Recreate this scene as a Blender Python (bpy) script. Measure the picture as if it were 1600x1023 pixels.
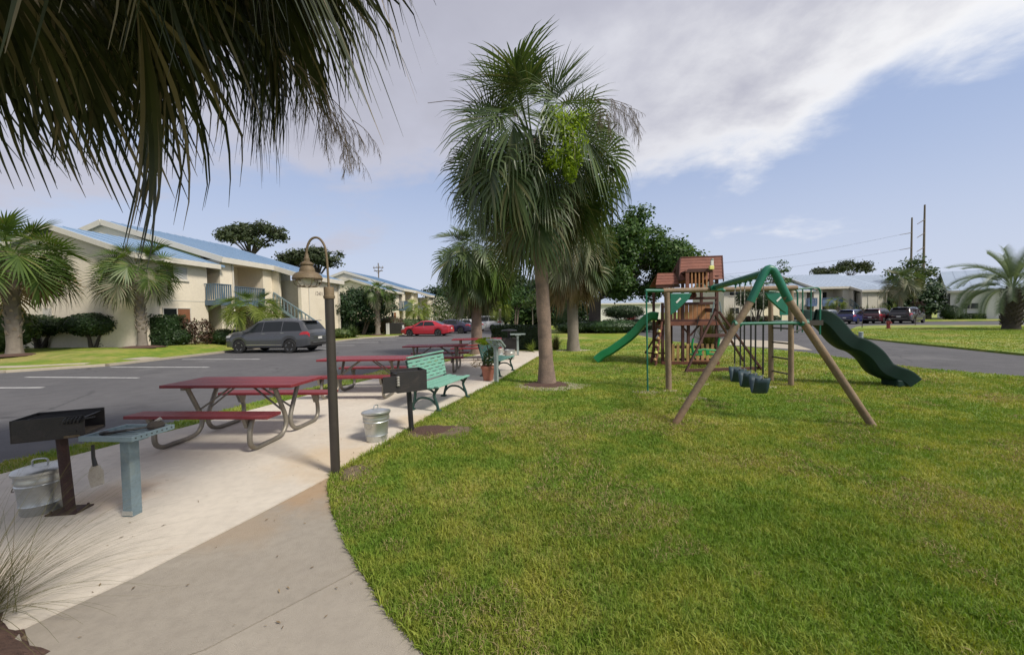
import bpy, bmesh, math, random
import numpy as np
from mathutils import Vector, Matrix, noise as mnoise
for o in list(bpy.data.objects): bpy.data.objects.remove(o)
R = math.radians
sc = bpy.context.scene
COL = sc.collection
# ------------------------------------------------------------------ camera
EYE = Vector((0, 0, 1.65)); FPX = 600.0; PITCH = R(1.9); ROLL = R(0.9)
Fv = Vector((0, math.cos(PITCH), -math.sin(PITCH)))
R0 = Vector((1, 0, 0)); U0 = R0.cross(Fv)
Rv = R0 * math.cos(ROLL) - U0 * math.sin(ROLL); Uv = Rv.cross(Fv)
cam = bpy.data.cameras.new('camera'); cob = bpy.data.objects.new('camera', cam); COL.objects.link(cob)
cam.sensor_width = 36; cam.sensor_fit = 'HORIZONTAL'; cam.lens = 36 * FPX / 1600
cam.clip_start = 0.05; cam.clip_end = 6000
mw = Matrix((Rv, Uv, -Fv)).transposed().to_4x4(); mw.translation = EYE
cob.matrix_world = mw
sc.camera = cob
# ------------------------------------------------------------------ sun, exposure
SUN_EL, SUN_AZ = R(48), R(126)            # azimuth clockwise from +Y (straight ahead)
sun = bpy.data.lights.new('sun', 'SUN'); so = bpy.data.objects.new('sun', sun); COL.objects.link(so)
sun.energy = 3.6; sun.angle = R(11); sun.color = (1, 0.93, 0.82)
sdir = Vector((math.sin(SUN_AZ) * math.cos(SUN_EL), math.cos(SUN_AZ) * math.cos(SUN_EL), math.sin(SUN_EL)))
so.rotation_euler = sdir.to_track_quat('Z', 'Y').to_euler(); so.location = (20, -10, 30)
sc.view_settings.view_transform = 'Standard'; sc.view_settings.look = 'None'
sc.view_settings.exposure = 0.25; sc.view_settings.gamma = 1; sc.view_settings.use_curve_mapping = False
# ------------------------------------------------------------------ node helpers
class NT:
    def __init__(s, tree): s.t = tree; s.n = tree.nodes; s.l = tree.links
    def new(s, typ, **kw):
        nd = s.n.new(typ)
        for k, v in kw.items():
            if k.startswith('i_'):
                key = k[2:]; key = int(key) if key.isdigit() else key.replace('_', ' ')
                if hasattr(v, 'is_output') or isinstance(v, bpy.types.NodeSocket): s.l.new(v, nd.inputs[key])
                else: nd.inputs[key].default_value = v
            else: setattr(nd, k, v)
        return nd
    def math(s, op, a, b=None, c=None, clamp=False):
        nd = s.n.new('ShaderNodeMath'); nd.operation = op; nd.use_clamp = clamp
        for i, x in enumerate((a, b, c)):
            if x is None: continue
            if isinstance(x, (int, float)): nd.inputs[i].default_value = x
            else: s.l.new(x, nd.inputs[i])
        return nd.outputs[0]
    def mix(s, f, a, b, mode='MIX'):
        nd = s.n.new('ShaderNodeMix'); nd.data_type = 'RGBA'; nd.blend_type = mode; nd.clamp_factor = True
        for sock, x in ((nd.inputs[0], f), (nd.inputs[6], a), (nd.inputs[7], b)):
            if isinstance(x, (int, float)): sock.default_value = x
            elif isinstance(x, tuple): sock.default_value = x if len(x) == 4 else (*x, 1)
            else: s.l.new(x, sock)
        return nd.outputs[2]
    def noise(s, vec, scale, detail=4, rough=.55, dist=0):
        nd = s.new('ShaderNodeTexNoise', i_Vector=vec, i_Scale=scale, i_Detail=detail, i_Roughness=rough, i_Distortion=dist)
        return nd.outputs[0]
    def ss(s, x, a, b):
        nd = s.n.new('ShaderNodeMapRange'); nd.interpolation_type = 'SMOOTHSTEP'
        s.l.new(x, nd.inputs[0]); nd.inputs[1].default_value = a; nd.inputs[2].default_value = b
        return nd.outputs[0]
# ------------------------------------------------------------------ world: clear sky near the horizon, a grey cloud sheet overhead
world = bpy.data.worlds.new('World'); sc.world = world; world.use_nodes = True
w = NT(world.node_tree); w.n.clear()
sky = w.new('ShaderNodeTexSky', sky_type='NISHITA', sun_disc=False, sun_elevation=SUN_EL, sun_rotation=SUN_AZ)
sky.air_density = 1.0; sky.dust_density = 1.2; sky.ozone_density = 1.5
tc = w.new('ShaderNodeTexCoord').outputs['Generated']
sx = w.new('ShaderNodeSeparateXYZ', i_0=tc)
zz = w.math('MAXIMUM', sx.outputs[2], 0.0)
den = w.math('ADD', zz, 0.16)
pl = w.new('ShaderNodeCombineXYZ', i_0=w.math('DIVIDE', sx.outputs[0], den), i_1=w.math('DIVIDE', sx.outputs[1], den), i_2=3.7)
n1 = w.noise(pl.outputs[0], 1.05, 7, .55, .15)
n2 = w.noise(pl.outputs[0], 3.6, 7, .62, .2)
n0 = w.noise(pl.outputs[0], .42, 3, .5, 0)
cov = w.math('ADD', w.math('MULTIPLY', zz, 2.0), w.math('MULTIPLY', w.math('SUBTRACT', n1, .5), 1.5))
cov = w.math('ADD', cov, w.math('MULTIPLY', w.math('SUBTRACT', n2, .5), .42))
cov = w.math('ADD', cov, w.math('MULTIPLY', w.math('SUBTRACT', n0, .5), .9))
cov = w.math('SUBTRACT', cov, w.math('MULTIPLY', sx.outputs[0], .16))
mask = w.ss(cov, .42, .78)
thick = w.ss(cov, .66, 1.08)
CS = 10.0                                  # colours below are divided out of the strength of 0.1
bright = w.ss(sx.outputs[0], -.2, .75)
edge = w.mix(bright, (.47 * CS, .48 * CS, .57 * CS), (.82 * CS, .82 * CS, .83 * CS))
core = w.mix(n2, (.34 * CS, .345 * CS, .42 * CS), (.47 * CS, .475 * CS, .55 * CS))
ccol = w.mix(thick, edge, core)
base = w.mix(.74, sky.outputs[0], (.36 * CS, .445 * CS, .66 * CS))
hz = w.math('SUBTRACT', 1.0, w.ss(zz, 0, .42))
base = w.mix(w.math('MULTIPLY', hz, .75), base, (.56 * CS, .60 * CS, .71 * CS))
fin = w.mix(mask, base, ccol)
bg = w.new('ShaderNodeBackground', i_Color=fin, i_Strength=.1)
wo = w.new('ShaderNodeOutputWorld', i_Surface=bg.outputs[0])
# ------------------------------------------------------------------ placement helpers (view ray meets a level or a distance)
def ray(px, py): return Fv + Rv * ((px - 800) / FPX) + Uv * ((511.5 - py) / FPX)
def at(px, py, z=0.0):
    d = ray(px, py); return EYE + d * ((z - EYE.z) / d.z)
def atY(px, py, Y):
    d = ray(px, py); return EYE + d * (Y / d.y)
# ------------------------------------------------------------------ materials
def newmat(name):
    m = bpy.data.materials.new(name); m.use_nodes = True; t = NT(m.node_tree); t.n.clear()
    out = t.new('ShaderNodeOutputMaterial'); return m, t, out
def M(name, a, b=None, scale=3, rough=.6, bump=0, bscale=60, metal=0, spec=.5, stretch=None, stain=None, stsc=1.2, stamt=.5, coat=0, spot=None, crack=False):
    m, t, out = newmat(name)
    b = b or tuple(x * .8 for x in a)
    oc = t.new('ShaderNodeTexCoord').outputs['Object'] if stretch else t.new('ShaderNodeNewGeometry').outputs['Position']
    if stretch: oc = t.new('ShaderNodeMapping', i_Vector=oc, i_Scale=stretch).outputs[0]
    n = t.noise(oc, scale, 6, .6)
    col = t.mix(t.ss(n, .3, .7), a, b)
    n2 = t.noise(oc, scale * 9, 3, .6)
    col = t.mix(t.math('MULTIPLY', t.ss(n2, .35, .75), .35), col, tuple(x * .72 for x in b))
    if stain:
        n3 = t.noise(oc, stsc, 6, .65, .6)
        col = t.mix(t.math('MULTIPLY', t.ss(n3, .52, .72), stamt), col, stain)
    if spot:
        for (x, y, r_, c_) in spot:
            dd = t.new('ShaderNodeVectorMath', operation='DISTANCE', i_0=oc, i_1=(x, y, 0)).outputs['Value']; dd = t.math('ADD', dd, t.math('MULTIPLY', t.math('SUBTRACT', t.noise(oc, 3.0, 5, .65), .5), r_ * 1.2))
            col = t.mix(t.math('MULTIPLY', t.math('SUBTRACT', 1.0, t.ss(dd, r_ * .25, r_)), .6), col, c_)
    if crack:
        wob = t.new('ShaderNodeVectorMath', operation='ADD', i_0=oc, i_1=t.new('ShaderNodeTexNoise', i_Vector=oc, i_Scale=.9, i_Detail=5).outputs['Color']).outputs[0]
        vo = t.new('ShaderNodeTexVoronoi', feature='DISTANCE_TO_EDGE', i_Vector=wob, i_Scale=.30).outputs['Distance']
        cm = t.math('MULTIPLY', t.math('SUBTRACT', 1.0, t.ss(vo, .002, .012)), t.ss(t.noise(oc, .25, 3, .5), .45, .6))
        col = t.mix(t.math('MULTIPLY', cm, .75), col, tuple(x * .4 for x in b))
        col = t.mix(t.math('MULTIPLY', t.ss(t.noise(oc, .9, 2, .5), .62, .72), .45), col, tuple(x * .6 for x in b))
    oi = t.new('ShaderNodeObjectInfo').outputs['Random']
    col = t.mix(.14, col, t.mix(oi, tuple(x * .55 for x in a), tuple(min(1, x * 1.4) for x in a)))
    p = t.new('ShaderNodeBsdfPrincipled', i_Base_Color=col, i_Roughness=rough, i_Metallic=metal)
    p.inputs['Specular IOR Level'].default_value = spec; p.inputs['Coat Weight'].default_value = coat
    if rough < .9:
        t.l.new(t.math('ADD', t.math('MULTIPLY', n2, .25), max(.03, rough - .12)), p.inputs['Roughness'])
    if bump:
        bn = t.noise(oc, bscale, 4, .6)
        bp = t.new('ShaderNodeBump', i_Height=bn, i_Strength=bump, i_Distance=.02); t.l.new(bp.outputs[0], p.inputs['Normal'])
    t.l.new(p.outputs[0], out.inputs[0]); return m
def LEAF(name, a, b, c=None, trans=.3, rough=.5, spec=.35, camt=.3):
    m, t, out = newmat(name); g = t.new('ShaderNodeNewGeometry')
    rp = g.outputs['Random Per Island']; oi = t.new('ShaderNodeObjectInfo').outputs['Random']
    n = t.noise(g.outputs['Position'], 1.3, 3, .5)
    f = t.math('ADD', t.math('MULTIPLY', rp, .55), t.math('MULTIPLY', n, .5))
    col = t.mix(t.ss(f, .2, .85), a, b)
    if c: col = t.mix(t.math('MULTIPLY', t.ss(t.math('FRACT', t.math('ADD', t.math('MULTIPLY', rp, 7.3), oi)), 1 - camt, 1), .85), col, c)
    col = t.mix(t.math('MULTIPLY', oi, .30), col, tuple(x * .6 for x in a))
    p = t.new('ShaderNodeBsdfPrincipled', i_Base_Color=col, i_Roughness=rough); p.inputs['Specular IOR Level'].default_value = spec
    tr = t.new('ShaderNodeBsdfTranslucent', i_Color=t.mix(1.0, col, (1.5, 1.5, .7), 'MULTIPLY'))
    mx = t.new('ShaderNodeMixShader', i_0=trans, i_1=p.outputs[0], i_2=tr.outputs[0]); t.l.new(mx.outputs[0], out.inputs[0]); return m
def GRASSM(name, blade):
    m, t, out = newmat(name); g = t.new('ShaderNodeNewGeometry'); P = g.outputs['Position']
    n1 = t.noise(P, .55, 5, .65, .4); n2 = t.noise(P, 3.4, 5, .7); n3 = t.noise(P, .22, 3, .55, .5)
    lush, yel, straw = (.145, .245, .028), (.34, .355, .06), (.46, .36, .16)
    f = t.math('ADD', t.math('MULTIPLY', n1, .5), t.math('MULTIPLY', n2, .5))
    col = t.mix(t.ss(f, .41, .63), lush, yel)
    dry = t.math('MULTIPLY', t.ss(t.math('ADD', t.math('MULTIPLY', n1, .45), t.math('MULTIPLY', n3, .55)), .47, .62), .6)
    if blade:
        rp = g.outputs['Random Per Island']
        col = t.mix(t.math('MULTIPLY', t.ss(rp, .55, 1), t.math('ADD', dry, .22)), col, straw)
        col = t.mix(t.math('MULTIPLY', t.ss(t.math('FRACT', t.math('MULTIPLY', rp, 13.7)), .5, 1), .5), col, (.085, .16, .02))
    else:
        n4 = t.noise(P, 34, 4, .7)
        col = t.mix(dry, col, straw)
        col = t.mix(t.ss(n4, .45, .75), col, t.mix(.45, col, (.12, .14, .03)))
    p = t.new('ShaderNodeBsdfPrincipled', i_Base_Color=col, i_Roughness=.62); p.inputs['Specular IOR Level'].default_value = .22
    if not blade:
        bn = t.noise(P, 26, 5, .75); bp = t.new('ShaderNodeBump', i_Height=bn, i_Strength=.9, i_Distance=.05); t.l.new(bp.outputs[0], p.inputs['Normal'])
        t.l.new(p.outputs[0], out.inputs[0])
    else:
        tr = t.new('ShaderNodeBsdfTranslucent', i_Color=t.mix(1.0, col, (1.4, 1.4, .6), 'MULTIPLY'))
        mx = t.new('ShaderNodeMixShader', i_0=.3, i_1=p.outputs[0], i_2=tr.outputs[0]); t.l.new(mx.outputs[0], out.inputs[0])
    return m
MT = {}
def mats():
    d = MT
    d['lawn'] = GRASSM('lawn', False); d['blade'] = GRASSM('blade', True)
    d['concrete'] = M('concrete', (.60, .545, .465), (.52, .47, .40), 1.3, .85, .35, 180, stain=(.53, .40, .26), stsc=.7, stamt=.4, spot=[(-2.1, 4.4, .8, (.50, .36, .20)), (-3.75, 3.6, .5, (.46, .31, .18)), (-1.5, 6.0, .6, (.50, .38, .22))])
    d['path'] = M('path', (.355, .318, .265), (.305, .272, .228), 1.6, .88, .4, 200, stain=(.30, .262, .21), stsc=2.6, stamt=.6, spot=[(-1.9, 3.75, .75, (.42, .25, .11)), (-2.2, 3.0, .5, (.36, .27, .18))])
    d['walk'] = M('walk', (.42, .37, .29), (.36, .32, .25), 1.1, .88)
    d['asphalt'] = M('asphalt', (.105, .103, .107), (.082, .081, .086), .35, .85, .35, 220, stain=(.15, .148, .15), stsc=.5, stamt=.6, crack=True)
    d['paint'] = M('paint', (.58, .58, .56), (.38, .38, .38), 4, .7, stain=(.13, .13, .135), stsc=7, stamt=.85)
    d['mulch'] = M('mulch', (.075, .04, .03), (.13, .075, .055), 30, .95, 1, 90)
    d['soil'] = M('soil', (.13, .095, .06), (.2, .155, .10), 14, .95, 1, 60)
    d['sand'] = M('sand', (.36, .32, .24), (.27, .25, .17), 6, .95, .5, 60)
    d['red'] = M('red', (.235, .026, .034), (.165, .020, .026), 3, .45, .25, 30, spec=.4, stretch=(.6, 9, 9), stain=(.36, .095, .095), stsc=3, stamt=.7)
    d['galv'] = M('galv', (.30, .275, .23), (.22, .20, .165), 5, .5, .1, 60, metal=.55, stain=(.20, .15, .09), stsc=5, stamt=.5)
    d['zinc'] = M('zinc', (.58, .60, .58), (.46, .48, .47), 6, .38, .05, 30, metal=.8, stain=(.40, .42, .40), stsc=7, stamt=.5)
    d['grill'] = M('grill', (.016, .015, .016), (.028, .024, .023), 8, .55, .25, 70, stain=(.06, .045, .04), stsc=6, stamt=.45)
    d['rust'] = M('rust', (.05, .024, .021), (.032, .018, .017), 9, .8, .3, 60, stain=(.085, .036, .026), stsc=8, stamt=.5)
    d['bluegrey'] = M('bluegrey', (.20, .27, .30), (.15, .21, .24), 5, .6, .15, 50, stain=(.27, .31, .28), stsc=4, stamt=.5)
    d['greygreen'] = M('greygreen', (.30, .36, .34), (.22, .27, .26), 5, .65, .15, 50, stain=(.15, .17, .16), stsc=6, stamt=.4)
    d['steel'] = M('steel', (.42, .40, .36), (.3, .27, .24), 8, .45, .1, 40, metal=.6)
    d['blackmetal'] = M('blackmetal', (.012, .012, .013), (.02, .02, .021), 6, .45, .05, 50)
    d['bronze'] = M('bronze', (.045, .037, .030), (.034, .028, .024), 3, .45, .05, 40, stain=(.07, .055, .045), stsc=5, stamt=.4)
    d['brass'] = M('brass', (.22, .160, .095), (.15, .11, .07), 9, .65, .1, 40, metal=.1, stain=(.10, .08, .05), stsc=7, stamt=.6)
    d['frost'] = M('frost', (.62, .6, .55), (.55, .53, .5), 6, .4)
    d['mint'] = M('mint', (.205, .42, .335), (.165, .36, .285), 4, .5, .08, 40, spec=.35, stain=(.30, .55, .46), stsc=4, stamt=.4)
    d['iron'] = M('iron', (.012, .045, .036), (.02, .06, .05), 6, .45)
    d['terra'] = M('terra', (.38, .155, .10), (.31, .12, .08), 5, .8, .15, 50, stain=(.42, .24, .18), stsc=6, stamt=.4)
    d['log'] = M('log', (.26, .19, .125), (.18, .125, .08), 4, .8, .3, 20, stretch=None, stain=(.30, .16, .085), stsc=1.4, stamt=.7)
    d['greentube'] = M('greentube', (.012, .16, .10), (.01, .12, .075), 5, .4, .05, 40)
    d['slidedark'] = M('slidedark', (.004, .026, .019), (.004, .020, .016), 3, .58, spec=.3)  # green darkened further: shade on the side facing the camera is in this colour
    d['slidegreen'] = M('slidegreen', (.012, .20, .075), (.01, .17, .06), 3, .35)
    d['kelly'] = M('kelly', (.012, .30, .09), (.01, .24, .07), 3, .4)
    d['seat'] = M('seat', (.030, .062, .08), (.02, .042, .055), 6, .5)
    d['cedar'] = M('cedar', (.21, .078, .05), (.15, .054, .037), 5, .75, .25, 30, stain=(.30, .13, .085), stsc=3, stamt=.5)
    d['cedarlight'] = M('cedarlight', (.42, .20, .085), (.34, .145, .06), 6, .7, .2, 30)
    d['pine'] = M('pine', (.50, .31, .13), (.42, .25, .10), 6, .7, .2, 30)
    d['darkwood'] = M('darkwood', (.095, .038, .030), (.07, .028, .022), 5, .75, .25, 30)
    d['white'] = M('white', (.72, .71, .68), (.66, .65, .62), 3, .6)
    d['stucco'] = M('stucco', (.74, .66, .53), (.70, .625, .50), 1.1, .9, .35, 40, stain=(.58, .49, .37), stsc=.45, stamt=.45)
    d['greywall'] = M('greywall', (.64, .60, .52), (.58, .55, .48), 1.1, .9, .3, 40)
    d['trim'] = M('trim', (.62, .58, .50), (.56, .53, .46), 2, .7)
    d['roofblue'] = M('roofblue', (.21, .32, .46), (.185, .29, .425), .6, .38, 0, 40, metal=.1, spec=.5)
    d['roofgrey'] = M('roofgrey', (.33, .40, .50), (.30, .365, .46), .6, .4, 0, 40)
    d['railblue'] = M('railblue', (.095, .15, .20), (.08, .125, .17), 3, .65)
    d['railroyal'] = M('railroyal', (.12, .19, .34), (.10, .16, .29), 3, .65)
    d['dark'] = M('dark', (.03, .028, .027), (.02, .019, .018), 3, .6)
    d['glass'] = M('glass', (.012, .015, .017), (.010, .013, .015), 2, .16, spec=.5)
    d['blind'] = M('blind', (.42, .42, .40), (.36, .37, .36), 5, .4, stretch=(1, 1, 18))
    d['brownblind'] = M('brownblind', (.24, .10, .05), (.2, .085, .04), 5, .6)
    d['doorwood'] = M('doorwood', (.10, .065, .05), (.08, .05, .04), 4, .6)
    d['tyre'] = M('tyre', (.014, .014, .014), (.02, .02, .02), 8, .85)
    d['rim'] = M('rim', (.42, .42, .43), (.34, .34, .35), 8, .3, metal=.8)
    d['chrome'] = M('chrome', (.65, .65, .66), (.6, .6, .6), 8, .15, metal=1)
    d['taillight'] = M('taillight', (.42, .012, .02), (.3, .01, .014), 8, .2, coat=.5)
    d['headlight'] = M('headlight', (.6, .6, .6), (.5, .5, .5), 8, .12, coat=.6)
    for k, c in dict(car_grey=(.052, .055, .062), car_red=(.40, .012, .024), car_navy=(.022, .020, .045), car_white=(.66, .67, .68), car_silver=(.42, .43, .44), car_blue=(.018, .026, .12), car_maroon=(.075, .012, .018), car_black=(.022, .018, .020)).items():
        d[k] = M(k, c, tuple(x * .92 for x in c), 2, .3, coat=.8)
    d['bark'] = M('bark', (.20, .155, .12), (.13, .10, .08), 9, .95, .7, 26)
    d['palmbark'] = M('palmbark', (.30, .215, .165), (.17, .125, .10), 4, .95, 1.0, 38, stain=(.11, .085, .07), stsc=2.6, stamt=.75)
    d['palmgrey'] = M('palmgrey', (.23, .20, .165), (.165, .14, .115), 6, .95, .6, 36)
    d['boot'] = M('boot', (.30, .25, .20), (.19, .15, .12), 9, .95, .4, 40)
    d['darkbark'] = M('darkbark', (.055, .045, .038), (.08, .066, .055), 8, .95, .8, 20)
    d['frond'] = LEAF('frond', (.046, .085, .028), (.105, .145, .052), (.20, .19, .10), .22, .42, .45, .14)
    d['frondgreen'] = LEAF('frondgreen', (.060, .115, .022), (.12, .175, .04), (.20, .19, .07), .3, .45, .4, .12)
    d['frondold'] = LEAF('frondold', (.095, .12, .055), (.20, .20, .12), (.30, .25, .17), .15, .5, .4, .35)
    d['frondnear'] = LEAF('frondnear', (.020, .028, .010), (.085, .098, .038), (.40, .32, .22), .10, .40, .5, .30)  # leaf tones lowered to carry the shade beneath the dense crown
    d['fronddry'] = LEAF('fronddry', (.20, .145, .085), (.30, .23, .14), (.13, .085, .05), .15, .7, .2, .3)
    d['frondyoung'] = LEAF('frondyoung', (.15, .20, .035), (.23, .27, .06), None, .35)
    d['pindo'] = LEAF('pindo', (.10, .145, .10), (.20, .25, .19), None, .25)
    d['oak'] = LEAF('oak', (.030, .075, .018), (.085, .155, .035), (.15, .21, .05), .25, .5, .3, .12)
    d['pineleaf'] = LEAF('pineleaf', (.03, .048, .02), (.07, .09, .038), None, .15)
    d['hedge'] = LEAF('hedge', (.014, .034, .010), (.036, .068, .020), None, .15)
    d['shrub'] = LEAF('shrub', (.035, .07, .018), (.08, .125, .035), (.14, .16, .05), .25)
    d['lightshrub'] = LEAF('lightshrub', (.13, .19, .035), (.22, .28, .06), None, .3)
    d['darkcanopy'] = LEAF('darkcanopy', (.018, .045, .016), (.045, .088, .030), None, .12)
    d['vine'] = LEAF('vine', (.20, .30, .022), (.30, .40, .04), (.12, .2, .02), .4)
    d['purple'] = LEAF('purple', (.035, .012, .022), (.065, .022, .035), None, .2)
    d['redleaf'] = LEAF('redleaf', (.06, .03, .025), (.11, .06, .035), (.06, .09, .03), .2)
    d['flower'] = LEAF('flower', (.62, .60, .54), (.5, .48, .42), None, .2)
    d['thatch'] = LEAF('thatch', (.30, .235, .11), (.44, .36, .20), (.22, .20, .07), .15, .8, .1, .3)
    d['twig'] = M('twig', (.16, .125, .09), (.10, .08, .06), 9, .9)
    d['muhly'] = LEAF('muhly', (.06, .065, .022), (.13, .125, .05), (.20, .165, .085), .2, .6, .2, .4)
    d['lime'] = LEAF('lime', (.24, .36, .02), (.34, .44, .04), None, .4)
    d['hydrant'] = M('hydrant', (.30, .05, .05), (.22, .035, .04), 6, .6)
    d['pole'] = M('pole', (.17, .14, .12), (.13, .105, .09), 2, .9)
    d['yellow'] = M('yellow', (.75, .72, .20), (.68, .65, .2), 5, .5)
    d['print'] = M('print', (.36, .32, .27), (.33, .29, .25), 5, .6)
mats()
# ------------------------------------------------------------------ geometry helpers
class G:
    def __init__(s): s.v = []; s.f = []
    def _a(s, vs, fs):
        b = len(s.v); s.v += [tuple(x) for x in vs]; s.f += [tuple(i + b for i in f) for f in fs]; return s
    def box(s, x0, y0, z0, x1, y1, z1):
        return s._a([(x0,y0,z0),(x1,y0,z0),(x1,y1,z0),(x0,y1,z0),(x0,y0,z1),(x1,y0,z1),(x1,y1,z1),(x0,y1,z1)],
                    [(0,3,2,1),(4,5,6,7),(0,1,5,4),(1,2,6,5),(2,3,7,6),(3,0,4,7)])
    def obox(s, c, sz, m=None):
        m = m or Matrix.Identity(3); c = Vector(c); a, b, d = [x / 2 for x in sz]
        vs = [c + m @ Vector((x, y, z)) for x, y, z in ((-a,-b,-d),(a,-b,-d),(a,b,-d),(-a,b,-d),(-a,-b,d),(a,-b,d),(a,b,d),(-a,b,d))]
        return s._a(vs, [(0,3,2,1),(4,5,6,7),(0,1,5,4),(1,2,6,5),(2,3,7,6),(3,0,4,7)])
    def bar(s, p0, p1, w_, h, up=(0, 0, 1)):
        p0 = Vector(p0); p1 = Vector(p1); d = (p1 - p0).normalized(); u = Vector(up)
        if abs(d.dot(u)) > .98: u = Vector((0, 1, 0))
        sd = d.cross(u).normalized(); u = sd.cross(d)
        vs = [p + sd * (a * w_ / 2) + u * (b * h / 2) for p in (p0, p1) for a, b in ((-1,-1),(1,-1),(1,1),(-1,1))]
        return s._a(vs, [(3,2,1,0),(4,5,6,7),(0,1,5,4),(1,2,6,5),(2,3,7,6),(3,0,4,7)])
    def tube(s, pts, r, n=8, cap=True):
        pts = [Vector(p) for p in pts]; k = len(pts); rs = r if isinstance(r, (list, tuple)) else [r] * k
        vs = []; prev = None
        for i, p in enumerate(pts):
            d = (pts[min(i + 1, k - 1)] - pts[max(i - 1, 0)]).normalized()
            if prev is None:
                u = Vector((0, 0, 1)) if abs(d.z) < .9 else Vector((1, 0, 0)); a = d.cross(u).normalized()
            else: a = (prev - d * prev.dot(d)).normalized()
            b = d.cross(a); prev = a
            for j in range(n):
                t = 2 * math.pi * j / n; vs.append(p + (a * math.cos(t) + b * math.sin(t)) * rs[i])
        fs = [(i*n+j, i*n+(j+1)%n, (i+1)*n+(j+1)%n, (i+1)*n+j) for i in range(k-1) for j in range(n)]
        if cap: fs += [tuple(range(n-1, -1, -1)), tuple(range((k-1)*n, k*n))]
        return s._a(vs, fs)
    def cyl(s, p0, p1, r0, r1=None, n=12): return s.tube([p0, p1], [r0, r0 if r1 is None else r1], n)
    def lathe(s, prof, n=24, c=(0, 0, 0), m=None):
        c = Vector(c); vs = []
        for r, z in prof:
            for j in range(n):
                t = 2 * math.pi * j / n; p = Vector((r * math.cos(t), r * math.sin(t), z)); vs.append(c + (m @ p if m else p))
        k = len(prof)
        fs = [(i*n+j, i*n+(j+1)%n, (i+1)*n+(j+1)%n, (i+1)*n+j) for i in range(k-1) for j in range(n)]
        if prof[0][0] > 1e-4: fs.append(tuple(range(n-1, -1, -1)))
        if prof[-1][0] > 1e-4: fs.append(tuple(range((k-1)*n, k*n)))
        return s._a(vs, fs)
    def ext(s, poly, o, ua, va, th):
        """polygon in the (ua, va) plane at o, thickened by th along ua x va"""
        o = Vector(o); ua = Vector(ua); va = Vector(va); wv = ua.cross(va).normalized() * th; n = len(poly)
        a = [o + ua * p[0] + va * p[1] for p in poly]; b = [p + wv for p in a]
        return s._a(a + b, [tuple(range(n-1, -1, -1)), tuple(range(n, 2*n))] + [(i, (i+1)%n, (i+1)%n+n, i+n) for i in range(n)])
    def prism(s, poly, z0, z1): return s.ext(poly, (0, 0, z0), (1, 0, 0), (0, 1, 0), z1 - z0)
    def strip(s, rows, closed=False):
        n = len(rows[0]); vs = [p for r in rows for p in r]
        return s._a(vs, [(i*n+j, i*n+j+1, (i+1)*n+j+1, (i+1)*n+j) for i in range(len(rows)-1) for j in range(n-1)])
    def obj(s, name, mat, parent=None, smooth=False, bevel=0, world=False, kind=None, label=None, recalc=True):
        vs = s.v
        if world and parent is not None:
            L = parent['_loc'] if '_loc' in parent else tuple(parent.location); vs = [(v[0]-L[0], v[1]-L[1], v[2]-L[2]) for v in vs]
        me = bpy.data.meshes.new(name); me.from_pydata([tuple(v) for v in vs], [], s.f)
        if recalc:
            bm = bmesh.new(); bm.from_mesh(me); bmesh.ops.recalc_face_normals(bm, faces=bm.faces)
            ng = [f for f in bm.faces if len(f.verts) > 4 and len(f.verts) > 20]
            if ng: bmesh.ops.triangulate(bm, faces=ng)
            bm.to_mesh(me); bm.free()
        if mat: me.materials.append(MT[mat] if isinstance(mat, str) else mat)
        o = bpy.data.objects.new(name, me); COL.objects.link(o)
        if parent is not None: o.parent = parent
        if smooth:
            for p in me.polygons: p.use_smooth = True
            try: me.set_sharp_from_angle(angle=R(40))
            except Exception: pass
        if bevel:
            b = o.modifiers.new('bevel', 'BEVEL'); b.width = bevel; b.segments = 2; b.limit_method = 'ANGLE'
        if kind: o['kind'] = kind
        if label: o['label'] = label
        return o
def tag(o, label=None, cat=None, group=None, kind=None):
    for k, v in (('label', label), ('category', cat), ('group', group), ('kind', kind)):
        if v: o[k] = v
    return o
def thing(name, label, cat, loc=(0, 0, 0), rz=0, group=None, scale=1):
    o = bpy.data.objects.new(name, None); COL.objects.link(o); o.location = loc; o.rotation_euler = (0, 0, rz); o.empty_display_size = .2
    if scale != 1: o.scale = (scale,) * 3
    return tag(o, label, cat, group)
def copy_tree(o, loc=None, rz=None, label=None, scale=None, parent=None):
    c = o.copy(); COL.objects.link(c)
    if parent is not None: c.parent = parent
    if loc is not None: c.location = loc
    if rz is not None: c.rotation_euler = (0, 0, rz)
    if scale is not None: c.scale = (scale,) * 3
    if label: c['label'] = label
    for ch in list(o.children): copy_tree(ch, parent=c)
    return c
def npmesh(name, V, F, mat, parent=None, kind=None):
    V = np.asarray(V, np.float32).reshape(-1, 3); F = np.asarray(F, np.int32); k = F.shape[1]; n = F.shape[0]
    me = bpy.data.meshes.new(name); me.vertices.add(len(V)); me.vertices.foreach_set('co', V.ravel())
    me.loops.add(n * k); me.loops.foreach_set('vertex_index', F.ravel())
    me.polygons.add(n); me.polygons.foreach_set('loop_start', np.arange(n, dtype=np.int32) * k); me.polygons.foreach_set('loop_total', np.full(n, k, np.int32))
    me.update(calc_edges=True)
    if mat: me.materials.append(MT[mat] if isinstance(mat, str) else mat)
    if name is None: return me
    o = bpy.data.objects.new(name, me); COL.objects.link(o)
    if parent is not None: o.parent = parent
    if kind: o['kind'] = kind
    return o
rng = np.random.default_rng(7); random.seed(7)
def unit(a): return a / (np.linalg.norm(a, axis=-1, keepdims=True) + 1e-9)
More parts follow.
